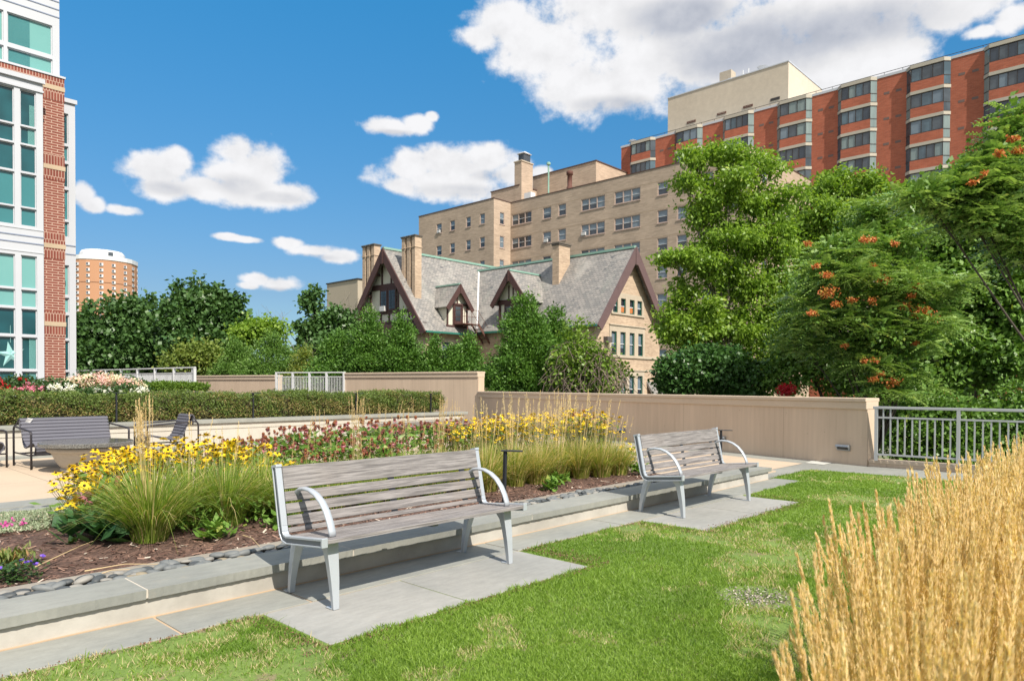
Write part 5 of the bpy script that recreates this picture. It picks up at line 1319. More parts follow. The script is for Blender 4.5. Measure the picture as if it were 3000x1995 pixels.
# big trees on the right
tree('ash_tree', 'tall light green feathery tree in front of the tan apartment block', 'tree', 1690, 24,
     [(1598,362,34,20),(1680,360,52,30),(1752,385,48,34),(1590,420,34,26),(1670,440,72,50),(1770,460,60,52),(1640,505,44,28),(1715,545,84,50),(1800,560,50,60),(1556,600,34,20),(1625,615,62,36),(1730,660,84,56),(1572,668,36,22),(1560,712,40,24),
      (1640,745,80,48),(1750,770,80,60),(1555,765,34,26),(1810,700,50,70),(1600,800,60,45)], 5600, 15, .15, .150, .25, m_ash, .14, .65, None, 3, .45, barkl, sat=8, shell=.46, lump=.3)
tree('ash_tree', 'second light green tree behind and right of the tall feathery one', 'tree', 1930, 28,
     [(1885,440,36,32),(1925,412,30,15),(1985,440,52,30),(1860,520,56,56),(1950,510,76,56),(1870,610,60,60),(1830,760,60,80),(2050,460,50,34),(2060,540,60,60)], 3500, 15, .17, .165, .26, m_ash, .16, .6, None, 4, .4, barkl, sat=8, shell=.46, lump=.3)
tree('broadleaf_tree', 'dark glossy tree filling the right edge behind the railing', 'tree', 2290, 19.5,
     [(2180,460,80,50),(2270,430,70,60),(2120,560,70,70),(2160,520,80,60),(2290,500,90,80),(2200,640,100,90),(2330,660,90,110),(2160,780,100,80),(2290,820,110,90),(2370,480,60,120)], 4600, 18, .20, .16, .36, m_dark, .20, .35, None, 5, .3, sat=4, shell=.38, lump=.3)
tree('broadleaf_tree', 'shaded mid-green tree behind the seed-bearing tree and the low wall', 'tree', 1960, 21,
     [(1900,700,90,70),(1850,800,70,70),(1960,840,100,70),(2060,780,90,80),(2090,900,80,60),(1800,870,50,40)], 2300, 18, .17, .12, .36, m_dark, .2, .35, None, 6, .3, shell=.34)
tree('climbing_shrub', 'dark ivy-covered bush behind the low wall right of the gabled house', 'shrub', 1610, 21.5,
     [(1580,855,58,44),(1545,870,30,36),(1650,850,60,50),(1720,875,50,40)], 1700, 18, .13, .11, .45, leafmat('ivy_leaf', (.032,.09,.02), (.085,.18,.045), (.14,.24,.05), .2, .35, .95), .1, .7)
tree('undergrowth', 'dark tangled undergrowth seen through the metal railing', 'shrub', 2200, 17.5,
     [(2060,980,60,60),(2150,960,80,70),(2250,980,90,70),(2350,960,80,80),(2200,1060,120,60),(2340,1060,100,60)], 2300, 16, .16, .11, .36, m_dark, .12, .3, shell=.4)
tree('flowering_shrub', 'small crimson flowering shrub glimpsed over the low wall', 'shrub', 1810, 19.5, [(1812,896,11,9)], 40, 12, .08, .07, .4, leafmat('crimson_flower', (.45,.01,.03), (.62,.03,.06)), .03, .1)

# compound-leaved tree with orange seed clusters
def fronds(P_, D0, L_, npair=8, lw=.029, ll=.120):
    """pinnate leaves: P base, D0 direction; returns quads"""
    n = len(P_); D0 = unit(D0); S0 = unit(np.cross(D0, [0,0,1.])+1e-6); U0 = np.cross(S0, D0); Vs = []; 
    for i in range(npair):
        t_ = .18+.82*i/(npair-1); c = P_+D0*(L_*t_)[:,None]-np.array([0,0,1.])*(L_*.26*t_*t_)[:,None]
        sc = (1-.35*t_)*rng.uniform(.85,1.1,n)
        for sg in (1,-1):
            d = unit(S0*sg+D0*.35-np.array([0,0,1.])*(.15+.35*rng.random((n,1)))); V, _ = leafquads(c, d, ll*sc*(L_/.55), lw*sc*(L_/.55), unit(D0+U0*.3)); Vs.append(V.reshape(n,4,3))
    # rachis
    e = P_+D0*L_[:,None]-np.array([0,0,1.])*(L_*.26)[:,None]; w_ = S0*.004
    Vs.append(np.stack([P_-w_, P_+w_, e+w_*.5, e-w_*.5],1))
    V = np.concatenate([v[:,None] for v in Vs],1).reshape(-1,3); return V, np.arange(len(V)).reshape(-1,4), np.repeat(rng.random(n), len(Vs))
def ailanthus(label, x, d, lobes, nw, seeds, seed):
    lo = [lob(*l[:4], d+(l[4] if len(l) > 4 else 0)) for l in lobes]; b = Dd(x,1000,d); root = thing('ailanthus_tree', label, 'tree', (b.x,b.y,-3.2))
    lo2 = [(a_,b_,c_,x_*.88,y_*.88,z_*.88) for a_,b_,c_,x_,y_,z_ in lo]+satellites(lo, 4, seed); P_, dd, li = clump_points(lo2, nw, .34, .25); k = 8; m = len(P_)      # whorls of long leaves at the twig ends
    C = np.repeat(P_, k, 0); th = rng.uniform(0,2*np.pi,len(C)); az_ = np.stack([np.cos(th),np.sin(th),np.zeros(len(C))],-1)
    D = unit(az_+np.repeat(dd,k,0)*.12+np.array([0,0,1.])*rng.normal(.12,.28,(len(C),1))); L_ = rng.uniform(.40,.64,len(C)); V, Q, rn = fronds(C, D, L_)
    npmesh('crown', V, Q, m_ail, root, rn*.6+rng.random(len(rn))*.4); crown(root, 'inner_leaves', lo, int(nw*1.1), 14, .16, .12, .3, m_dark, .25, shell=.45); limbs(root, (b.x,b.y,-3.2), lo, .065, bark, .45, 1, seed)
    cs = []
    for (sx, sy, r) in seeds:
        c = Dd(sx, sy, d-.9); cs.append(np.array([c.x,c.y,c.z])+rng.normal(size=(int(r*9),3))*np.array([1,1,.6])*r*K/F*d*.42)
    if cs:
        C = np.concatenate(cs); V, Q = leafquads(C, rdir(len(C))-np.array([0,0,.6]), .06, .018); npmesh('seed_clusters', V, Q, m_seed, root, rng.random(len(Q)))['kind'] = 'stuff'
    return root
ailanthus('leafy tree with long drooping compound leaves and orange-red seed clusters above the low wall', 2020, 16.5,
    [(2065,478,66,40,1.2),(1995,505,60,34,1.),(2150,500,60,50,1.),(1965,570,90,42,.5),(2070,545,80,50,.6),(1900,640,80,52,.3),(2020,650,110,60),(2130,650,80,60),(1900,730,80,50,.2),(2040,760,110,60,-.2),(2140,750,70,50),(1960,820,80,50,.3),(2080,850,90,45,-.4),(2040,905,50,25,-.8),(1850,790,40,40,.6)],
    760, [(1905,632,14),(1990,552,12),(2060,560,9),(2035,642,16),(2008,690,10),(2122,718,24),(2085,705,14),(1905,672,22),(1925,700,12),(2110,655,14),(1962,690,10),(2010,610,8),(2052,878,22),(2010,872,12),(1880,612,10),(2015,828,10),(1990,830,8),(2100,680,10),(2030,860,8),(2155,735,10),(1870,720,12),(2110,790,8),(1945,795,8),(1860,560,8),(2010,550,10)], 7)
ailanthus('compound-leaved tree reaching in from the upper right corner', 2620, 12.5,
    [(2345,300,26,26),(2310,350,34,30),(2275,420,60,36),(2340,450,50,50),(2200,445,50,20),(2130,452,44,16),(2345,250,16,10),(2260,500,70,30),(2350,560,40,50)],
    330, [(2335,318,12),(2300,352,10),(2345,345,12),(2265,400,7),(2240,420,8)], 8)

# clipped hedge above the retaining wall
def hedge():
    root = thing('clipped_hedge', 'long clipped yew hedge, green on top and browning below, above the retaining wall', 'hedge', (3,17,.5))
    x0, x1, y0, y1, z0, z1 = -.5, 14.35, 16.42, 17.5, .55, 1.14; mt = leafmat('yew_leaf', (.075,.13,.028), (.17,.23,.05), (.30,.26,.08), .15, .5, .93); mb_ = leafmat('yew_brown', (.20,.17,.055), (.30,.25,.09), (.38,.26,.14), .1, .6, .85)
    def face(n, f):
        a, b = rng.random(n), rng.random(n); x = x0+(x1-x0)*a
        wav = .06*np.sin(x*2.1)+.045*np.sin(x*5.7+1)+.03*np.sin(x*11+2)
        if f == 0: z = z0+(z1-z0)*b; y = y0+.02+wav+.16*np.clip((.9-z)/.4,0,1)**2*1.2+.10*np.clip((z-1.08)/.12,0,1)**2
        elif f == 1: z = z1+.6*wav+0*b; y = y0+(y1-y0)*b
        else: x = x1+.12*np.sin(b*np.pi)+0*a; z = z0+.1+(z1-z0-.1)*b; y = y0+(y1-y0)*a
        return np.stack([x,y,z],-1)
    C = np.concatenate([face(2800,0), face(1900,1), face(280,2)]); k = 17; Cr = np.repeat(C,k,0)+rng.normal(size=(len(C)*k,3))*.035; n = len(Cr)
    D = unit(rdir(n)+np.array([0,-.5,.45])); low = np.clip((1.12-Cr[:,2])/.6,0,1)*.75+.35*np.sin(Cr[:,0]*1.9)*np.sin(Cr[:,2]*9+Cr[:,0]*3.)
    br = rng.random(n) < low*1.05; hole = (np.sin(Cr[:,0]*6.3)+np.sin(Cr[:,0]*2.7+Cr[:,2]*12)+rng.normal(0,.5,n) > 1.5) & (Cr[:,2] < .92)
    keep = ~hole; rn = np.clip(np.repeat(rng.random(len(C)),k)*.5+rng.random(n)*.5,0,1)
    V, Q = leafquads(Cr[keep], D[keep], rng.uniform(.035,.06,keep.sum()), .011); npmesh('leaves', V, Q, [mt, mb_], root, rn[keep], midx=br[keep].astype(int))
    m_ = MB(); rs = random.Random(3)
    for i in range(46):
        x = x0+.15+i*.32+rs.uniform(-.08,.08)
        for j in range(4): m_.tube([(x,17.,.5),(x+rs.uniform(-.2,.2),16.85,.75),(x+rs.uniform(-.32,.32),16.62+rs.uniform(0,.2),1.02)],[.018,.012,.006],4)
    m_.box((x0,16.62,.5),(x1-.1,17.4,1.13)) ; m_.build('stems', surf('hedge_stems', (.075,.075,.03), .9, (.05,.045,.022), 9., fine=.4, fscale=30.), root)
hedge()
# hydrangeas, roses, ground cover on the upper terrace
m_rleaf = leafmat('rose_leaf', (.03,.075,.02), (.07,.13,.035), None, .3, .45)
def flowerbush(name, label, cat, d, lobes, heads, hr, hmat, nleaf, ps=.035, conical=1.3, group=None, leafm=None, L=.07, dens=60):
    lo = [lob(*l, d) for l in lobes]; b = lo[0]; root = thing(name, label, cat, (b[0],b[1],.5), 0., group)
    if nleaf: crown(root, 'leaves', lo, nleaf, 14, .09, L, .4, leafm or m_rleaf, .2, shell=.35, zmin=.5)
    Cs = []
    for (x, y, s) in heads:
        c = Dd(x, y, d-.35*rng.random()-b[3]*.5); r = hr*s; q = rdir(dens)*np.array([1,1,conical])*r*(rng.random((dens,1))**.25); Cs.append(np.array([c.x,c.y,c.z])+q)
    C = np.concatenate(Cs); V, Q = leafquads(C, rdir(len(C)), ps, ps*.45); rn = np.repeat(rng.random(len(heads)), dens)*.7+rng.random(len(C))*.3
    npmesh('flower_heads', V, Q, hmat, root, rn); return root
rs = random.Random(12)
hm_ = leafmat('hydrangea_petal', (.74,.70,.50), (.82,.72,.62), (.80,.52,.50), .25, .7, .62, .05)
hd = []
for i in range(135):
    x = rs.uniform(130,332); t_ = (x-235)/97; yt = 866+26*t_*t_*(1 if t_ > 0 else .8); hd.append((x, rs.uniform(yt, 898), rs.uniform(.7,1.25)))
flowerbush('hydrangea', 'large hydrangea covered in cream and pink flower heads behind the hedge', 'flower bush', 18.5, [(200,890,62,26),(290,893,50,24),(240,885,60,24)], hd, .115, hm_, 380, .045)
flowerbush('rose_bush', 'rose bush with bright red blooms at the left edge behind the hedge', 'flower bush', 17.8, [(5,893,25,18),(40,882,20,10)], [(3,880,1),(12,886,1.2),(6,893,1),(20,889,1.1),(46,872,.7),(60,875,.6),(93,884,.8),(22,896,.9),(0,872,.9)], .055, leafmat('red_petal', (.60,.008,.02), (.72,.03,.05), None, .2, .6), 110, .035, 1., 'roses behind the hedge', dens=40)
flowerbush('rose_bush', 'rose bush with pink blooms between the red roses and white roses', 'flower bush', 17.6, [(72,893,32,16),(60,882,28,10)], [(60,886,1.3),(68,893,1.1),(80,891,1.3),(92,889,1.1),(75,897,1.1),(97,894,.9),(50,895,.7),(86,896,1.),(36,893,.6)], .065, leafmat('pink_petal', (.78,.22,.36), (.86,.42,.50), None, .25, .6), 130, .04, 1., 'roses behind the hedge', dens=44)
flowerbush('rose_bush', 'bush of small white roses left of the hydrangea', 'flower bush', 17.5, [(140,895,38,14),(115,890,24,10)], [(rs.uniform(105,178), rs.uniform(886,903), rs.uniform(.6,1.1)) for _ in range(22)]+[(157,886,1.5),(160,892,1.4),(22,900,1),(34,902,.8)], .05, leafmat('white_petal', (.80,.79,.72), (.86,.85,.82), None, .25, .7), 150, .035, 1., 'roses behind the hedge', dens=40)
flowerbush('rose_bush', 'bush of small white roses right of the hydrangea by the hedge', 'flower bush', 17.4, [(300,900,40,9),(240,902,60,7)], [(rs.uniform(200,345), rs.uniform(896,905), rs.uniform(.4,.8)) for _ in range(26)]+[(325,893,1.2),(330,896,1.1),(317,897,1)], .045, MATS['white_petal'], 160, .03, 1., 'roses behind the hedge', dens=36)
b_ = Dd(395, 900, 21.2); gcv = thing('low_shrubs', 'bright green low shrub mass in the white planter', 'shrub', (b_.x,b_.y,1.1))
crown(gcv, 'leaves', [lob(x, 891+abs(x-380)*.02, 22, 8.5, 21.2) for x in range(318,465,14)], 900, 14, .05, .07, .3, leafmat('bright_leaf', (.085,.17,.02), (.16,.25,.03), None, .35, .5), -.4, zmin=1.0)


# ------------------------------------------------------------------ lawn
def mk_lawnbase():
    m, t = newmat('lawn_soil'); p = pos(t)
    a = t.noise(p, 1.1, 5., .65); c = t.mix(t.ramp(a, .30, .70), (.115,.19,.032), (.17,.245,.05))
    c = t.mix(t.ramp(t.noise(p, 3.1, 6., .75), .52, .66, 0., .85), c, (.235,.175,.11))
    c = t.mul(c, t.ramp(t.noise(p, 70., 3., .8), .25, .75, .6, 1.3, False)); t.put(t.b.inputs['Base Color'], c); t.b.inputs['Roughness'].default_value = .95
    bump(t, t.noise(p, 60., 3., .8), .8, .01); return m
LAWNX = 12.08
lawnpoly = [(-6,-6),(12.35,-6),(12.12,4.47),(10.49,4.47),(10.49,4.0),(-6,4.0)]
struct(flat('lawn', lawnpoly, .0065, mk_lawnbase()))
def inlawn(x, y):
    wob = .03*np.sin(x*7.)+.02*np.sin(x*17.+1)
    ok = (y < 3.985+wob*.6) | ((x > 10.5) & (y < 4.46+wob*.5)); ok &= x < 12.08+(4.5-y)*.03+.02*np.sin(y*9)
    w2 = .02*np.sin(x*11.)+.015*np.sin(x*29.)
    for a, b in ((2.08,4.37),(6.24,8.56)): ok &= ~((x > a-.005+w2) & (x < b+.005+w2) & (y > 3.262+w2))
    return ok
def vnoise(x, y, sc, sd=0):    # smooth value noise
    rs_ = np.random.default_rng(sd); g = rs_.random((64,64)); X = (x*sc) % 63; Y = (y*sc) % 63; i = X.astype(int); j = Y.astype(int); fx = X-i; fy = Y-j; fx = fx*fx*(3-2*fx); fy = fy*fy*(3-2*fy)
    i1, j1 = (i+1) % 64, (j+1) % 64; return (g[i,j]*(1-fx)+g[i1,j]*fx)*(1-fy)+(g[i,j1]*(1-fx)+g[i1,j1]*fx)*fy
N = 800000
r = 1.9+11.4*rng.random(N)**1.55; hd = R_(43)+rng.uniform(-.72,.74,N); x = r*np.cos(hd); y = r*np.sin(hd)
edge = rng.random(N) < .03; 
ok = inlawn(x, y); bare = vnoise(x,y,1.3,1)*.5+vnoise(x,y,3.1,2)*.3+vnoise(x,y,8.,3)*.2
near = np.clip((6.5-r)/4,0,1); fine_ = vnoise(x,y,19.,6); pb = np.clip((bare+.16*(fine_-.5)-.55+.03*near)/.20,0,1); ok &= rng.random(N) > pb*pb*(3-2*pb)*.93
pr_ = Dz(1745,1378); dr = np.hypot(x-pr_.x, (y-pr_.y)); ok &= ~((dr < .26) & (rng.random(N) < .93))
x, y, r, bare = x[ok], y[ok], r[ok], bare[ok]; n = len(x)
h = rng.uniform(.014,.034,n)*(.75+.5*vnoise(x,y,2.,5)); tall = rng.random(n) < .012; h[tall] *= rng.uniform(1.5,2.4,tall.sum()); wd_ = (.0009+.00034*r)*rng.uniform(.7,1.3,n)
th = rng.uniform(0,2*np.pi,n); ln = rng.normal(0,.55,(n,2)); B = np.stack([x,y,np.full(n,.006)],-1); S = np.stack([np.cos(th),np.sin(th),np.zeros(n)],-1)*wd_[:,None]
T = B+np.stack([ln[:,0]*h,ln[:,1]*h,h],-1); Mi = B*.5+T*.5+np.array([0,0,1.])*(h*.10)[:,None]
V = np.stack([B-S,B+S,Mi+S*.8,T,Mi-S*.8],1).reshape(-1,3); Q = np.arange(5*n).reshape(-1,5)
ygr = np.clip(vnoise(x,y,1.7,8)*.6+rng.random(n)*.5-.05,0,1)
straw = (bare > .56) & (rng.random(n) < .4); ygr[straw] = .99
tag(npmesh('grass', V, Q, leafmat('lawn_grass', (.13,.235,.028), (.29,.425,.072), (.58,.50,.29), .42, .5, .955), rnd=ygr), 'short mown lawn grass, patchy and bright green', 'grass', kind='stuff')
# gravelly ring in the lawn
C = np.stack([pr_.x+rng.normal(0,.13,900), pr_.y+rng.normal(0,.12,900), np.full(900,.012)],-1); V, Q = leafquads(C, rdir(900)*np.array([1,1,.3]), rng.uniform(.006,.022,900), rng.uniform(.003,.009,900))
tag(npmesh('gravel_patch', V, Q, leafmat('grit', (.16,.15,.14), (.38,.33,.26), (.55,.50,.44), 0., .9, .8), rnd=rng.random(len(Q))), 'patch of bare grey grit and straw in the lawn', 'gravel', kind='stuff')
# crumbs of soil along the slab edges
xs_ = np.concatenate([rng.uniform(6.1,8.7,1500), rng.uniform(1.9,4.6,900), rng.uniform(10.3,12.,160), 4.40+np.abs(rng.normal(0,.12,700)), 6.15-np.abs(rng.normal(0,.10,500)), 2.05-np.abs(rng.normal(0,.06,350)), 8.6+np.abs(rng.normal(0,.1,400)), rng.uniform(4.4,6.2,300), rng.uniform(.6,2.,250)])
ys_ = np.concatenate([3.25-np.abs(rng.normal(0,.07,1500))+.12*rng.random(1500)**3, 3.25-np.abs(rng.normal(0,.035,900)), 4.45+rng.normal(0,.03,160), rng.uniform(3.3,3.95,700), rng.uniform(3.3,3.95,500), rng.uniform(3.3,3.95,350), rng.uniform(3.3,3.95,400), 3.97+rng.normal(0,.02,300), 3.97+rng.normal(0,.02,250)])
C = np.stack([xs_, ys_, np.full(len(xs_),.018)],-1); V, Q = leafquads(C, rdir(len(C))*np.array([1,1,.4]), rng.uniform(.005,.016,len(C)), rng.uniform(.003,.007,len(C)))
tag(npmesh('soil_crumbs', V, Q, leafmat('soil_crumb', (.10,.055,.035), (.24,.14,.09), None, 0., .9), rnd=rng.random(len(Q))), 'reddish soil crumbs scattered along the slab edges', 'soil', kind='stuff')

# ------------------------------------------------------------------ grasses and flowers
def blades(base, n, L, spread, width, droop=.50, rbase=.13, lean0=(0,0), seg=5, az=None):
    """arching ribbons from a tuft; returns V, F"""
    th = rng.uniform(0,2*np.pi,n) if az is None else az; sp = spread*np.abs(rng.normal(.55,.35,n)); Ls = L*rng.uniform(.55,1.1,n)
    A = np.stack([np.cos(th),np.sin(th),np.zeros(n)],-1); B = np.array(base)+A*(rbase*rng.random(n)**.5)[:,None]; Sd = np.stack([-A[:,1],A[:,0],np.zeros(n)],-1); Vs = []
    tw = rng.normal(0,.4,n); Sd = unit(Sd+A*tw[:,None])
    for i in range(seg+1):
        t_ = i/seg; hor = sp*t_**1.6*Ls; ver = Ls*t_*(1-droop*sp*t_*t_*.9); p = B+A*hor[:,None]+np.array([lean0[0],lean0[1],0])*(Ls*t_**1.5)[:,None]; p[:,2] += ver
        w_ = width*(1-t_**1.8)*(.55+.45*min(1,t_*4))+width*.06; Vs += [p-Sd*w_, p+Sd*w_]
    V = np.stack(Vs,1); m = V.shape[1]; off = (np.arange(n)*m)[:,None,None]; q = np.array([[2*i,2*i+1,2*i+3,2*i+2] for i in range(seg)])[None]; return V.reshape(-1,3), (q+off).reshape(-1,4), n, seg
def cat_(parts):
    Vs, Qs, Rs, o = [], [], [], 0
    for V, Q, R in parts: Vs.append(V); Qs.append(Q+o); Rs.append(R); o += len(V)
    return np.concatenate(Vs), np.concatenate(Qs), np.concatenate(Rs)
def plumes(tops, bots, r, ln, k, bl):
    """feathery spikes: stalk plus many small spikelets hugging the axis"""
    n = len(tops); ax = unit(tops-bots); side = unit(np.cross(ax, rdir(n))); parts = []
    V = np.stack([bots-side*.0018, bots+side*.0018, tops+side*.001, tops-side*.001],1).reshape(-1,3); parts.append((V, np.arange(len(V)).reshape(-1,4), rng.random(n)*.6))
    t_ = rng.random((n,k))**.85; env = np.sin(np.pi*np.clip(t_*.93+.05,0,1))**.6*(1.15-.5*t_); c = tops[:,None,:]-ax[:,None,:]*((1-t_)*ln[:,None])[...,None]
    rad = rng.normal(size=(n,k,3)); rad -= ax[:,None,:]*(rad*ax[:,None,:]).sum(-1,keepdims=True); rad = unit(rad); C = (c+rad*(env*r*rng.uniform(.2,.75,(n,k)))[...,None]).reshape(-1,3)
    D = (ax[:,None,:]*1.0+rad*.20).reshape(-1,3); V, Q = leafquads(C, D, np.full(len(C), bl)*rng.uniform(.7,1.2,len(C)), bl*.11); parts.append((V, Q, np.repeat(rng.random(n),k)*.6+rng.random(n*k)*.4))
    return cat_(parts)
m_plume = leafmat('golden_plume', (.70,.515,.27), (.86,.70,.44), (.90,.80,.58), .40, .7, .9, .05)
m_plume2 = leafmat('straw_plume', (.54,.38,.18), (.76,.60,.36), (.82,.70,.48), .35, .7, .9, .05)
m_blade = leafmat('reed_blade', (.12,.22,.025), (.38,.46,.09), (.66,.54,.27), .40, .45, .82)
m_blade2 = leafmat('dry_reed_blade', (.20,.28,.04), (.46,.44,.12), (.68,.52,.25), .40, .5, .70)

def reed(name, label, base, nb, L, spread, npl, ph, pspread, lean=(0,0), mat=m_blade, group=None, dense=46, pr=.011, pl=(.18,.28), bw=.0042, bl=.020, kind=True, pm=None):
    root = thing(name, label, 'ornamental grass', base, 0., group)
    V, Q, n, seg = blades(base, nb, L, spread, bw, lean0=(lean[0]*.4,lean[1]*.4)); npmesh('blades', V, Q, mat, root, np.repeat(rng.random(n), seg))
    if npl:
        th = rng.uniform(0,2*np.pi,npl); rr = pspread*rng.random(npl)**.5; tops = np.array(base)+np.stack([np.cos(th)*rr+lean[0]*ph, np.sin(th)*rr+lean[1]*ph, ph*rng.uniform(.72,1.03,npl)],-1)
        bots = np.array(base)+np.stack([np.cos(th)*rr*.25,np.sin(th)*rr*.25,np.zeros(npl)],-1); V, Q, R = plumes(tops, bots, pr*rng.uniform(.8,1.2), rng.uniform(*pl,npl), dense, bl)
        o = npmesh('seed_plumes', V, Q, pm or m_plume, root, R); o['kind'] = 'stuff'
    return root
# the bank of feather reed grass right beside the camera
edge_ = lambda x: float(np.interp(x, [.6,1.0,1.64,1.92,2.7,3.8,4.5,6.1,9.], [.22,.40,.60,.67,.72,.86,.80,.84,.9]))
for row, (off, x0, dx_) in enumerate(((.24,.95,.34),(.58,1.2,.38),(.92,2.2,.5))):
    x = x0
    while x < (9.0, 8.6, 7.4)[row]:
        near = x < 2.8; yy = edge_(x)-off
        if near and yy < -.35: x += dx_; continue
        reed('feather_reed_grass', 'clump of golden feather reed grass in the dense bank right of the lawn', (x, yy+random.uniform(-.03,.03), 0.0), 160 if near else 90, .72, .26, 125 if near else 95, 1.04+.03*random.random(), .24, (random.uniform(-.03,.02), random.uniform(-.02,.02)),
             m_blade2, 'golden feather reed grasses along the right of the lawn', 230 if near else 75, .0068, (.20,.32), .0032, .015 if near else .022)
        x += dx_*random.uniform(.9,1.1)
# a few stalks that stand out from the bank against the lawn
sp_ = [(1785,1510,1.0),(1835,1280,1.02),(1880,1232,1.02),(1905,1262,1.0),(1820,1455,1.0),(2060,1150,1.04),(2015,1215,1.0),(1960,1180,1.0),(2075,1165,1.0),(2130,1085,1.05),(2148,1075,1.05),(2205,1118,1.03),(1935,1250,1.),(1985,1260,1.)]
root = thing('feather_reed_grass', 'loose outer stalks of feather reed grass leaning out over the lawn', 'ornamental grass', (1.6,.5,0))
tops = np.array([list(Dz(x, y, z)) for x, y, z in sp_]); bots = tops.copy(); bots[:,2] = 0; bots[:,1] -= .28+.1*rng.random(len(bots)); bots[:,0] += .05
V, Q, R = plumes(tops, bots, .0068, np.full(len(tops), .27), 240, .015); npmesh('seed_plumes', V, Q, m_plume, root, R)

# grasses in the flower bed
def fp(px, y, z=None):
    d = ray(px*K, 1200); x = d.x/d.y*y; return (x, y, bedz(np.array(x), np.array(y)).item() if z is None else z)
G = 'green reed grasses in the flower bed'
reed('reed_grass', 'large green arching grass clump at the front left of the bed with tall tan plumes', fp(345,6.0), 1000, .78, 1.15, 16, 1.16, .10, (-.04,.0), m_blade, G, 70, .009, bw=.0034, pm=m_plume2)
reed('reed_grass', 'green grass clump just right of the big front clump', fp(440,6.4), 750, .70, 1.1, 3, .98, .16, (.06,0), m_blade, G, 50)
reed('reed_grass', 'green grass clump left of the front bench with a few leaning plumes', fp(520,6.2), 850, .72, 1.1, 4, .95, .22, (.10,0), m_blade, G, 50)
reed('reed_grass', 'green grass clump directly behind the left end of the front bench', fp(600,6.5), 750, .70, 1.1, 2, .95, .2, (.1,0), m_blade, G, 50)
reed('reed_grass', 'thin straw plumes rising in front of the lounge chair', fp(325,7.0), 60, .5, .5, 12, 1.22, .07, (-.0,0), m_blade2, G, 50, pm=m_plume2)
for i, (px, y, nb, L, npl, ph, ps, lean, lb) in enumerate([
    (665,6.05,300,.62,1,.9,.2,.08,'low green grass clump tucked behind the left end of the front bench'),
    (760,6.15,340,.62,2,.95,.2,.08,'green grass clump behind the front bench, left of its middle'),
    (850,6.1,340,.60,2,.95,.2,.06,'green grass clump behind the middle of the front bench'),
    (905,6.2,320,.60,2,.95,.2,.06,'green grass clump behind the front bench, right of its middle'),
    (1000,6.1,340,.62,3,.98,.2,.06,'green grass clump behind the right third of the front bench'),
    (1075,5.95,380,.66,5,1.0,.2,.05,'green and straw grass clump behind the right armrest of the front bench'),
    (690,6.6,260,.62,3,1.0,.2,.08,'grass clump behind the back boards of the front bench, left part'),
    (818,7.2,200,.6,22,1.18,.12,.02,'clump with a tight sheaf of tall straw plumes behind the middle of the front bench'),
    (935,6.6,260,.60,5,1.0,.2,.1,'grass clump behind the back boards of the front bench, right part'),
    (1010,7.0,240,.62,16,1.12,.14,.03,'grass clump with several plumes above the right half of the front bench'),
    (1050,7.4,220,.62,12,1.1,.16,.08,'straw-coloured grass clump behind the coneflowers, right of centre'),
    (745,7.6,120,.5,7,1.1,.3,.1,'thin wispy straw stalks among the coneflowers, left of the tight sheaf'),
    (880,7.6,120,.5,8,1.12,.3,.06,'thin wispy straw stalks among the coneflowers, right of the tight sheaf'),
    (970,7.3,120,.5,10,1.12,.3,.08,'wispy straw stalks before the end of the grey coping'),
    (1120,6.0,460,.72,14,1.12,.20,.04,'grass clump just left of the black path light'),
    (1185,6.05,480,.72,20,1.15,.22,.05,'grass clump behind the black path light with many plumes'),
    (1235,6.0,500,.70,28,1.18,.22,.04,'first of the tallest golden clumps before the low wall'),
    (1285,6.1,500,.72,32,1.20,.24,.05,'middle of the tallest golden clumps before the low wall'),
    (1335,5.95,500,.70,22,1.18,.24,.08,'last of the tallest golden clumps before the low wall'),
    (1385,5.8,480,.68,16,1.04,.22,.18,'grass clump at the right end of the bed with plumes leaning right'),
    (1425,5.75,360,.62,4,.85,.18,.2,'low green grass clump at the right tip of the bed')]):
    reed('reed_grass', lb, fp(px,y), int(nb*1.4), L*.92, .95, npl, ph, ps, (lean,0), m_blade2 if px > 1000 else m_blade, G, 44, pm=m_plume2 if px < 1100 else m_plume)

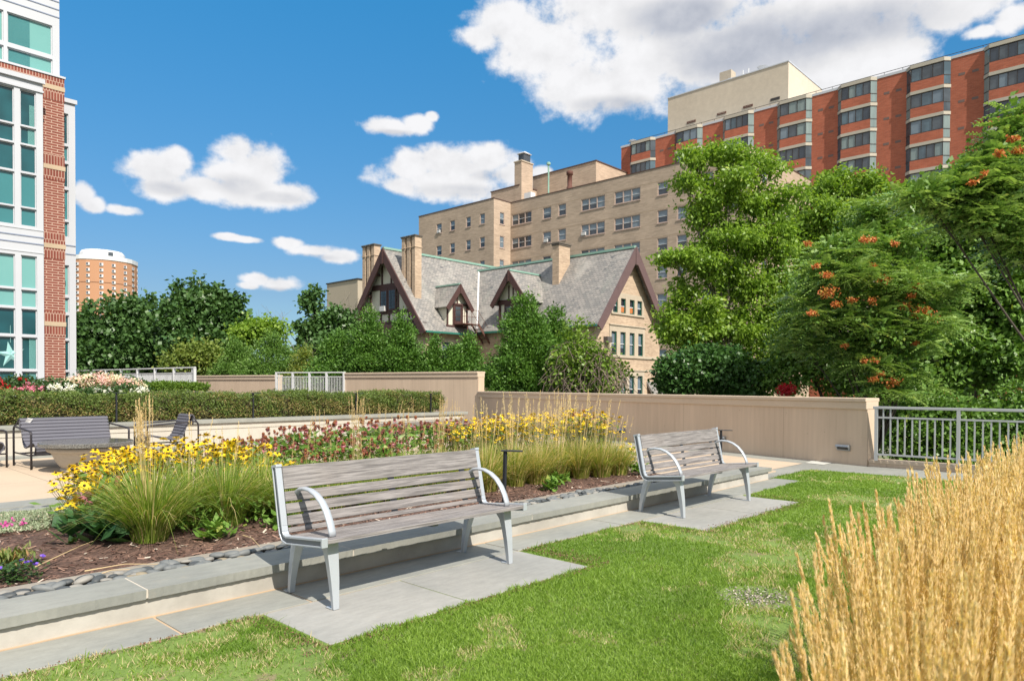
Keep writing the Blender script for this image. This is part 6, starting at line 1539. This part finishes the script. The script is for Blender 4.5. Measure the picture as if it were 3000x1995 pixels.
# flower heads, shared meshes
def head_mesh(kind, seed):
    rs = random.Random(seed); mb = MB()
    if kind == 'susan':
        n = 13; R = .042
        for i in range(n):
            a = 2*math.pi*i/n+rs.uniform(-.1,.1); a2 = .17; d = rs.uniform(-.35,.02); r = R*rs.uniform(.85,1.1)
            c = Vector((math.cos(a),math.sin(a),0)); s_ = Vector((-math.sin(a),math.cos(a),0)); mb.poly([c*.006, c*r*.55-s_*.0095+Vector((0,0,d*r*.4)), c*r+Vector((0,0,d*r)), c*r*.55+s_*.0095+Vector((0,0,d*r*.4))], 0)
        prof = [(.0095,-.002),(.0105,.004),(.008,.010),(.003,.013)]; mi = 1
    else:
        n = 14; R = .044
        for i in range(n):
            a = 2*math.pi*i/n+rs.uniform(-.15,.15); r = R*rs.uniform(.75,1.05); d = rs.uniform(-1.3,-.5)
            c = Vector((math.cos(a),math.sin(a),0)); s_ = Vector((-math.sin(a),math.cos(a),0)); mb.poly([c*.010, c*r*.5-s_*.008+Vector((0,0,d*r*.35)), c*r*.9+Vector((0,0,d*r)), c*r*.5+s_*.008+Vector((0,0,d*r*.35))], 0)
        prof = [(.015,-.008),(.024,.002),(.026,.014),(.020,.028),(.008,.036)]; mi = 1
    i0 = len(mb.v); m_ = 8
    for (r, z) in prof:
        for j in range(m_): mb.v.append((r*math.cos(2*math.pi*j/m_), r*math.sin(2*math.pi*j/m_), z))
    for k_ in range(len(prof)-1):
        for j in range(m_): mb.f.append((i0+k_*m_+j, i0+k_*m_+(j+1)%m_, i0+(k_+1)*m_+(j+1)%m_, i0+(k_+1)*m_+j)); mb.m.append(mi)
    mb.f.append(tuple(i0+(len(prof)-1)*m_+j for j in range(m_))); mb.m.append(mi); return mb
def petal(name, c, tr=.3):
    m, t = newmat(name); t.put(t.b.inputs['Base Color'], (*c,1)); t.b.inputs['Roughness'].default_value = .6; tr_ = t.node('ShaderNodeBsdfTranslucent'); tr_.inputs[0].default_value = (*c,1)
    mx = t.node('ShaderNodeMixShader'); mx.inputs[0].default_value = tr; t.l.new(t.b.outputs[0], mx.inputs[1]); t.l.new(tr_.outputs[0], mx.inputs[2]); o = [n for n in t.n if n.type == 'OUTPUT_MATERIAL'][0]; t.l.new(mx.outputs[0], o.inputs[0]); return m
py_ = petal('yellow_petal', (.88,.68,.02)); py2 = petal('deep_yellow_petal', (.86,.58,.012)); dk = surf('dark_brown_cone', (.045,.018,.010), .8)
pk = petal('pink_petal_soft', (.58,.20,.26)); pk2 = petal('faded_rose_petal', (.24,.065,.05)); cn_ = surf('orange_brown_cone', (.25,.085,.030), .8, (.13,.04,.018), 40.); cn2 = surf('rusty_cone', (.13,.042,.024), .8, (.075,.024,.016), 40.)
protos = {'susan': [], 'cone': []}
for i in range(4):
    m_ = head_mesh('susan', i); 
    me = m_.build('flower_head', [(py_, py2)[i % 2], dk]); protos['susan'].append(me.data); bpy.data.objects.remove(me)
for i in range(6):
    m_ = head_mesh('cone', 10+i); me = m_.build('flower_head', [(pk, pk2, pk2)[i % 3], (cn_, cn2)[(i//2) % 2]]); protos['cone'].append(me.data); bpy.data.objects.remove(me)
m_fl = leafmat('flower_foliage', (.10,.21,.035), (.20,.34,.065), (.30,.36,.08), .35, .45, .93)
m_stem = surf('flower_stems', (.10,.16,.045), .7, (.13,.09,.04), 6.)
def flowers(kind, name, label, cat, base, n, H, R, group, leafn=90, leafL=.11, hs_=(.8,1.15), lean=(0,0), low=.6):
    root = thing(name, label, cat, base, 0., group); mb = MB(); B = Vector(base)
    for i in range(n):
        a = random.uniform(0,6.283); r = R*random.random()**.55; h = H*random.uniform(low,1.04)-(r/R)**2*H*.14
        top = B+Vector((math.cos(a)*r+lean[0], math.sin(a)*r+lean[1], h)); b0 = B+Vector((math.cos(a)*r*.3, math.sin(a)*r*.3, 0)); mid = b0.lerp(top,.55)+Vector((0,0,.03))
        mb.tube([b0, mid, top], [.0028,.0024,.0018], 3, caps=False)
        o = bpy.data.objects.new('flower_head', random.choice(protos[kind])); COL.objects.link(o); o.parent = root; KIDS.setdefault(root.name,[]).append(o)
        o.location = top-B; s = random.uniform(*hs_); o.scale = (s,s,s); o.rotation_euler = (random.gauss(.28,.28), random.gauss(-.05,.28), random.uniform(0,6.28))
    mb.build('stems', m_stem, root)
    N_ = leafn; C = np.array(base)+np.stack([rng.normal(0,R*.45,N_), rng.normal(0,R*.45,N_), H*.84*rng.random(N_)**.8],-1); D = unit(np.stack([rng.normal(size=N_),rng.normal(size=N_),rng.normal(.25,.35,N_)],-1))
    V, Q = leafquads(C, D, leafL*rng.uniform(.6,1.2,N_), leafL*.17); npmesh('leaves', V, Q, m_fl, root, rng.random(N_)); return root
GS, GC = 'black-eyed Susans in the flower bed', 'coneflowers in the flower bed'
left = [(205,7.15,.50),(238,7.5,.60),(262,6.95,.56),(285,7.5,.64),(318,7.0,.62),(345,7.7,.68),(372,7.2,.66),(405,7.7,.70),(435,7.2,.68),(470,7.8,.70),(505,7.3,.66),(540,7.8,.66),(575,7.3,.60),(300,8.2,.64),(190,7.5,.44),(620,6.9,.46),(225,6.8,.36)]
for i, (px, y, H) in enumerate(left): flowers('susan','black_eyed_susan','clump of yellow black-eyed Susans in the left drift, before the round table','flowering plant', fp(px,y), 44, H+.08, .29, 'black-eyed Susans of the left drift', 50, .09, (.9,1.25), low=.62)
right_ = [(1030,8.0,.66),(1065,7.4,.66),(1100,7.9,.68),(1135,7.3,.68),(1160,8.0,.70),(1190,7.2,.72),(1225,7.6,.74),(1260,7.1,.74),(1295,7.5,.74),(1330,7.0,.72),(1365,6.7,.70),(1395,6.4,.64),(1240,6.7,.70),(1300,6.6,.70),(1180,6.8,.66),(1350,6.3,.60),(1110,6.9,.60),(1150,7.7,.6)]
for i, (px, y, H) in enumerate(right_):
    H = .98-(y-6)*.085-(.0 if px < 1350 else (px-1350)*.0022); flowers('susan','black_eyed_susan','clump of small yellow black-eyed Susans in the right drift below tall golden plumes','flowering plant', fp(px,y), 58, H, .31, 'black-eyed Susans of the right drift', 40, .08, (.65,.95), low=.66)
for px, y, H, n, lb in ((1452,5.9,.45,11,'small yellow flower clump at the right tip of the bed by the far bench'),(1468,5.75,.34,8,'lowest yellow flower clump beside the left frame of the far bench'),(690,7.6,.62,7,'few yellow flowers among the coneflowers behind the front bench'),(655,6.6,.40,6,'low yellow flowers at the left corner of the front bench')):
    flowers('susan','black_eyed_susan',lb,'flowering plant', fp(px,y), n, H, .15, GS, 70, .09)
cone_l = [(520,8.6,.62),(548,8.2,.70),(575,8.7,.74),(605,8.2,.72),(640,8.8,.80),(672,8.3,.82),(705,8.8,.84),(740,8.2,.84),(772,8.7,.86),(805,8.1,.86),(838,8.6,.88),(870,8.0,.86),(905,8.5,.86),(938,7.9,.86),(970,8.4,.84),(1000,7.8,.82),(1035,8.3,.80),(1070,7.8,.78),(1105,8.2,.78),(1140,7.9,.76),(660,7.5,.62),(760,7.4,.70),(880,7.3,.70)]
for i, (px, y, H) in enumerate(cone_l): flowers('cone','coneflower','clump of rusty-headed pink coneflowers in the long drift behind the front bench','flowering plant', fp(px,y), 32, H+.05, .29, 'coneflowers of the long drift', 150, .13, (.58,.95), low=.62)
for px, y, H, n, lb in ((1335,7.1,.92,16,'coneflower clump standing right of the tall golden plumes before the low wall'),(1372,6.8,.80,14,'dark-headed coneflowers at the right end of the yellow drift'),(268,6.75,.50,5,'few large pink coneflowers at the left front of the yellow drift'),(235,6.6,.38,3,'low pink coneflower by the front left grass clump')):
    flowers('cone','coneflower',lb,'flowering plant', fp(px,y), n, H, .17, GC, 90, .13, (.9,1.25))
# big-leaved plants at the foot of the left drift, weeds and filler foliage
def leafy(label, base, n, L, W_, R, name='leafy_plant', mat=None, up=.3, h=.1, group=None, cat='plant'):
    root = thing(name, label, cat, base, 0., group); C = np.array(base)+np.stack([rng.normal(0,R*.4,n),rng.normal(0,R*.4,n),h*rng.random(n)],-1); th = rng.uniform(0,6.28,n)
    D = np.stack([np.cos(th),np.sin(th),rng.normal(up,.3,n)],-1); V, Q = leafquads(C, D, L*rng.uniform(.6,1.2,n), L*W_, np.stack([-np.sin(th),np.cos(th),rng.normal(0,.3,n)],-1)); npmesh('leaves', V, Q, mat or m_fl, root, rng.random(n)); return root
m_big = leafmat('broad_leaf', (.035,.10,.035), (.075,.17,.06), None, .25, .4)
leafy('dark broad-leaved plant at the left foot of the yellow flower drift', fp(215,6.4), 60, .20, .30, .22, mat=m_big, up=.9, h=.15)
leafy('broad-leaved rosette just left of the big front grass clump', fp(250,6.15), 46, .20, .30, .18, mat=m_big, up=.7, h=.12)
leafy('small pale green weed in the bare mulch', fp(165,6.25), 9, .09, .25, .03, 'weed', m_rleaf, .6, .02)
leafy('tiny low weed in the mulch near the violet plant', fp(83,5.85), 12, .06, .2, .04, 'weed', m_rleaf, .4, .01)
for px, y, lb in ((500,5.7,'green leafy seedling in front of the second grass clump'),(1270,5.55,'broad green leaf plant by the pebbles right of the path light'),(1290,5.75,'leafy green plant at the foot of the tall golden clumps'),(1470,5.5,'green leafy rosette near the far bench'),(655,5.7,'leafy plant behind the left frame of the front bench')):
    leafy(lb, fp(px,y), 50, .12, .26, .14, mat=m_fl, up=.7, h=.12)
for px, y in ((400,6.3),(470,6.1),(560,6.2),(640,6.4),(720,6.9),(800,6.9),(880,6.8),(960,7.0),(1040,6.9),(1160,6.9),(1290,6.9)):
    leafy('mixed green foliage filling the gaps between the grass clumps of the bed', fp(px,y), 170, .075, .20, .42, 'filler_foliage', up=.7, h=.24, group='filler foliage in the bed')
# violet flowers in the front left corner
v_ = leafy('low cranesbill plant with violet flowers at the left edge of the mulch', fp(30,5.45), 420, .035, .3, .17, 'violet_cranesbill', m_rleaf, .3, .11, cat='flowering plant')
C = np.array(fp(30,5.45))+np.stack([rng.normal(0,.10,9),rng.normal(0,.08,9),rng.uniform(.10,.15,9)],-1); C = np.repeat(C,7,0); V, Q = leafquads(C, rdir(len(C))*np.array([1,1,.35]), .020, .009); npmesh('flower_heads', V, Q, petal('violet_petal', (.20,.10,.62)), v_, rng.random(len(Q)))
leafy('feathery low green plant at the left picture edge above the violets', fp(12,5.75), 500, .06, .12, .16, 'fine_leaved_plant', leafmat('fine_green', (.10,.16,.03), (.22,.22,.06), (.34,.20,.08), .3, .5, .85), 1.2, .12)
# silvery thyme mat along the plaza edge
root = thing('thyme_mat', 'silvery grey-green thyme mat between the mulch and the plaza edging', 'ground cover', (1.2,8.4,0))
N = 42000; x = rng.uniform(.2,3.0,N); y = rng.uniform(7.35,9.42,N); bnd = 7.42+.10*np.sin(x*3.1)+.07*np.sin(x*7.3)+.22*np.clip(x-1.6,0,2); far_ = 9.28+.07*np.sin(x*5.)-.10*(x < 1.2)
ok = (y > bnd) & (y < far_) & (x < 2.75+.15*np.sin(y*4)); x, y = x[ok], y[ok]; hz = np.clip(np.minimum((y-bnd[ok])*3,(far_[ok]-y)*3),0,1); z = bedz(x,y)+.10*hz**.5*(.65+.35*np.sin(x*5+y*3))+.012
C = np.stack([x,y,z],-1); V, Q = leafquads(C, rdir(len(C))*np.array([1,1,.7])+np.array([0,0,.6]), rng.uniform(.02,.04,len(C)), .007); o = npmesh('leaves', V, Q, leafmat('silver_thyme', (.20,.26,.16), (.36,.41,.28), (.50,.46,.36), .2, .7, .9), root, rng.random(len(Q))); o['kind'] = 'stuff'
C = np.concatenate([np.repeat(np.array([list(fp(px,y,.14+.0)) ]),16,0)+rng.normal(0,.012,(16,3)) for px, y in ((8,7.6),(16,7.55),(52,7.5),(175,9.1),(180,9.0),(30,7.7))]); V, Q = leafquads(C, rdir(len(C)), .03, .010); npmesh('flower_heads', V, Q, petal('magenta_petal', (.72,.12,.42)), root, rng.random(len(Q)))
for i, (px, y) in enumerate(((110,9.36),(28,9.38),(60,9.4),(75,9.38),(190,9.3))):
    o = pbase[i % 3].copy(); COL.objects.link(o); q = fp(px,y,.0); o.location = (q[0],q[1],-.02); o.scale = (1.8,1.6,1.5) if i == 0 else (1.1,1.1,1.1)
    tag(o, ['large flat blue-grey stone at the edge of the thyme mat','small grey pebble at the left corner of the thyme mat','grey pebble below the plaza edging by the thyme','pale pebble next to the grey one below the plaza edging','pebble at the right end of the thyme mat'][i], 'stone')
    if 'group' in o: del o['group']
# fallen straw stalks on the mulch
for i, (p0, p1, lb) in enumerate((((45,1325),(285,1222),'long dry grass stalk lying across the mulch at left'),((195,1318),(385,1308),'dry straw plume lying on the mulch near the coping'),((560,1235),(640,1275),'fallen straw stalk by the left frame of the front bench'),((225,1345),(330,1330),'short straw plume lying over the stone edging'))):
    a = Dz(*p0,.15); b = Dz(*p1,.16); a.y = max(a.y,5.02); b.y = max(b.y,5.02); mb = MB(); m_ = a.lerp(b,.5)+Vector((.02,.03,.025)); mb.tube([a+Vector((0,0,.01)), m_, b+Vector((0,0,.01))],[.006,.003,.002],5); tag(mb.build('straw_stalk', surf('straw_%d' % i, (.56,.42,.24), .8)), lb, 'straw')
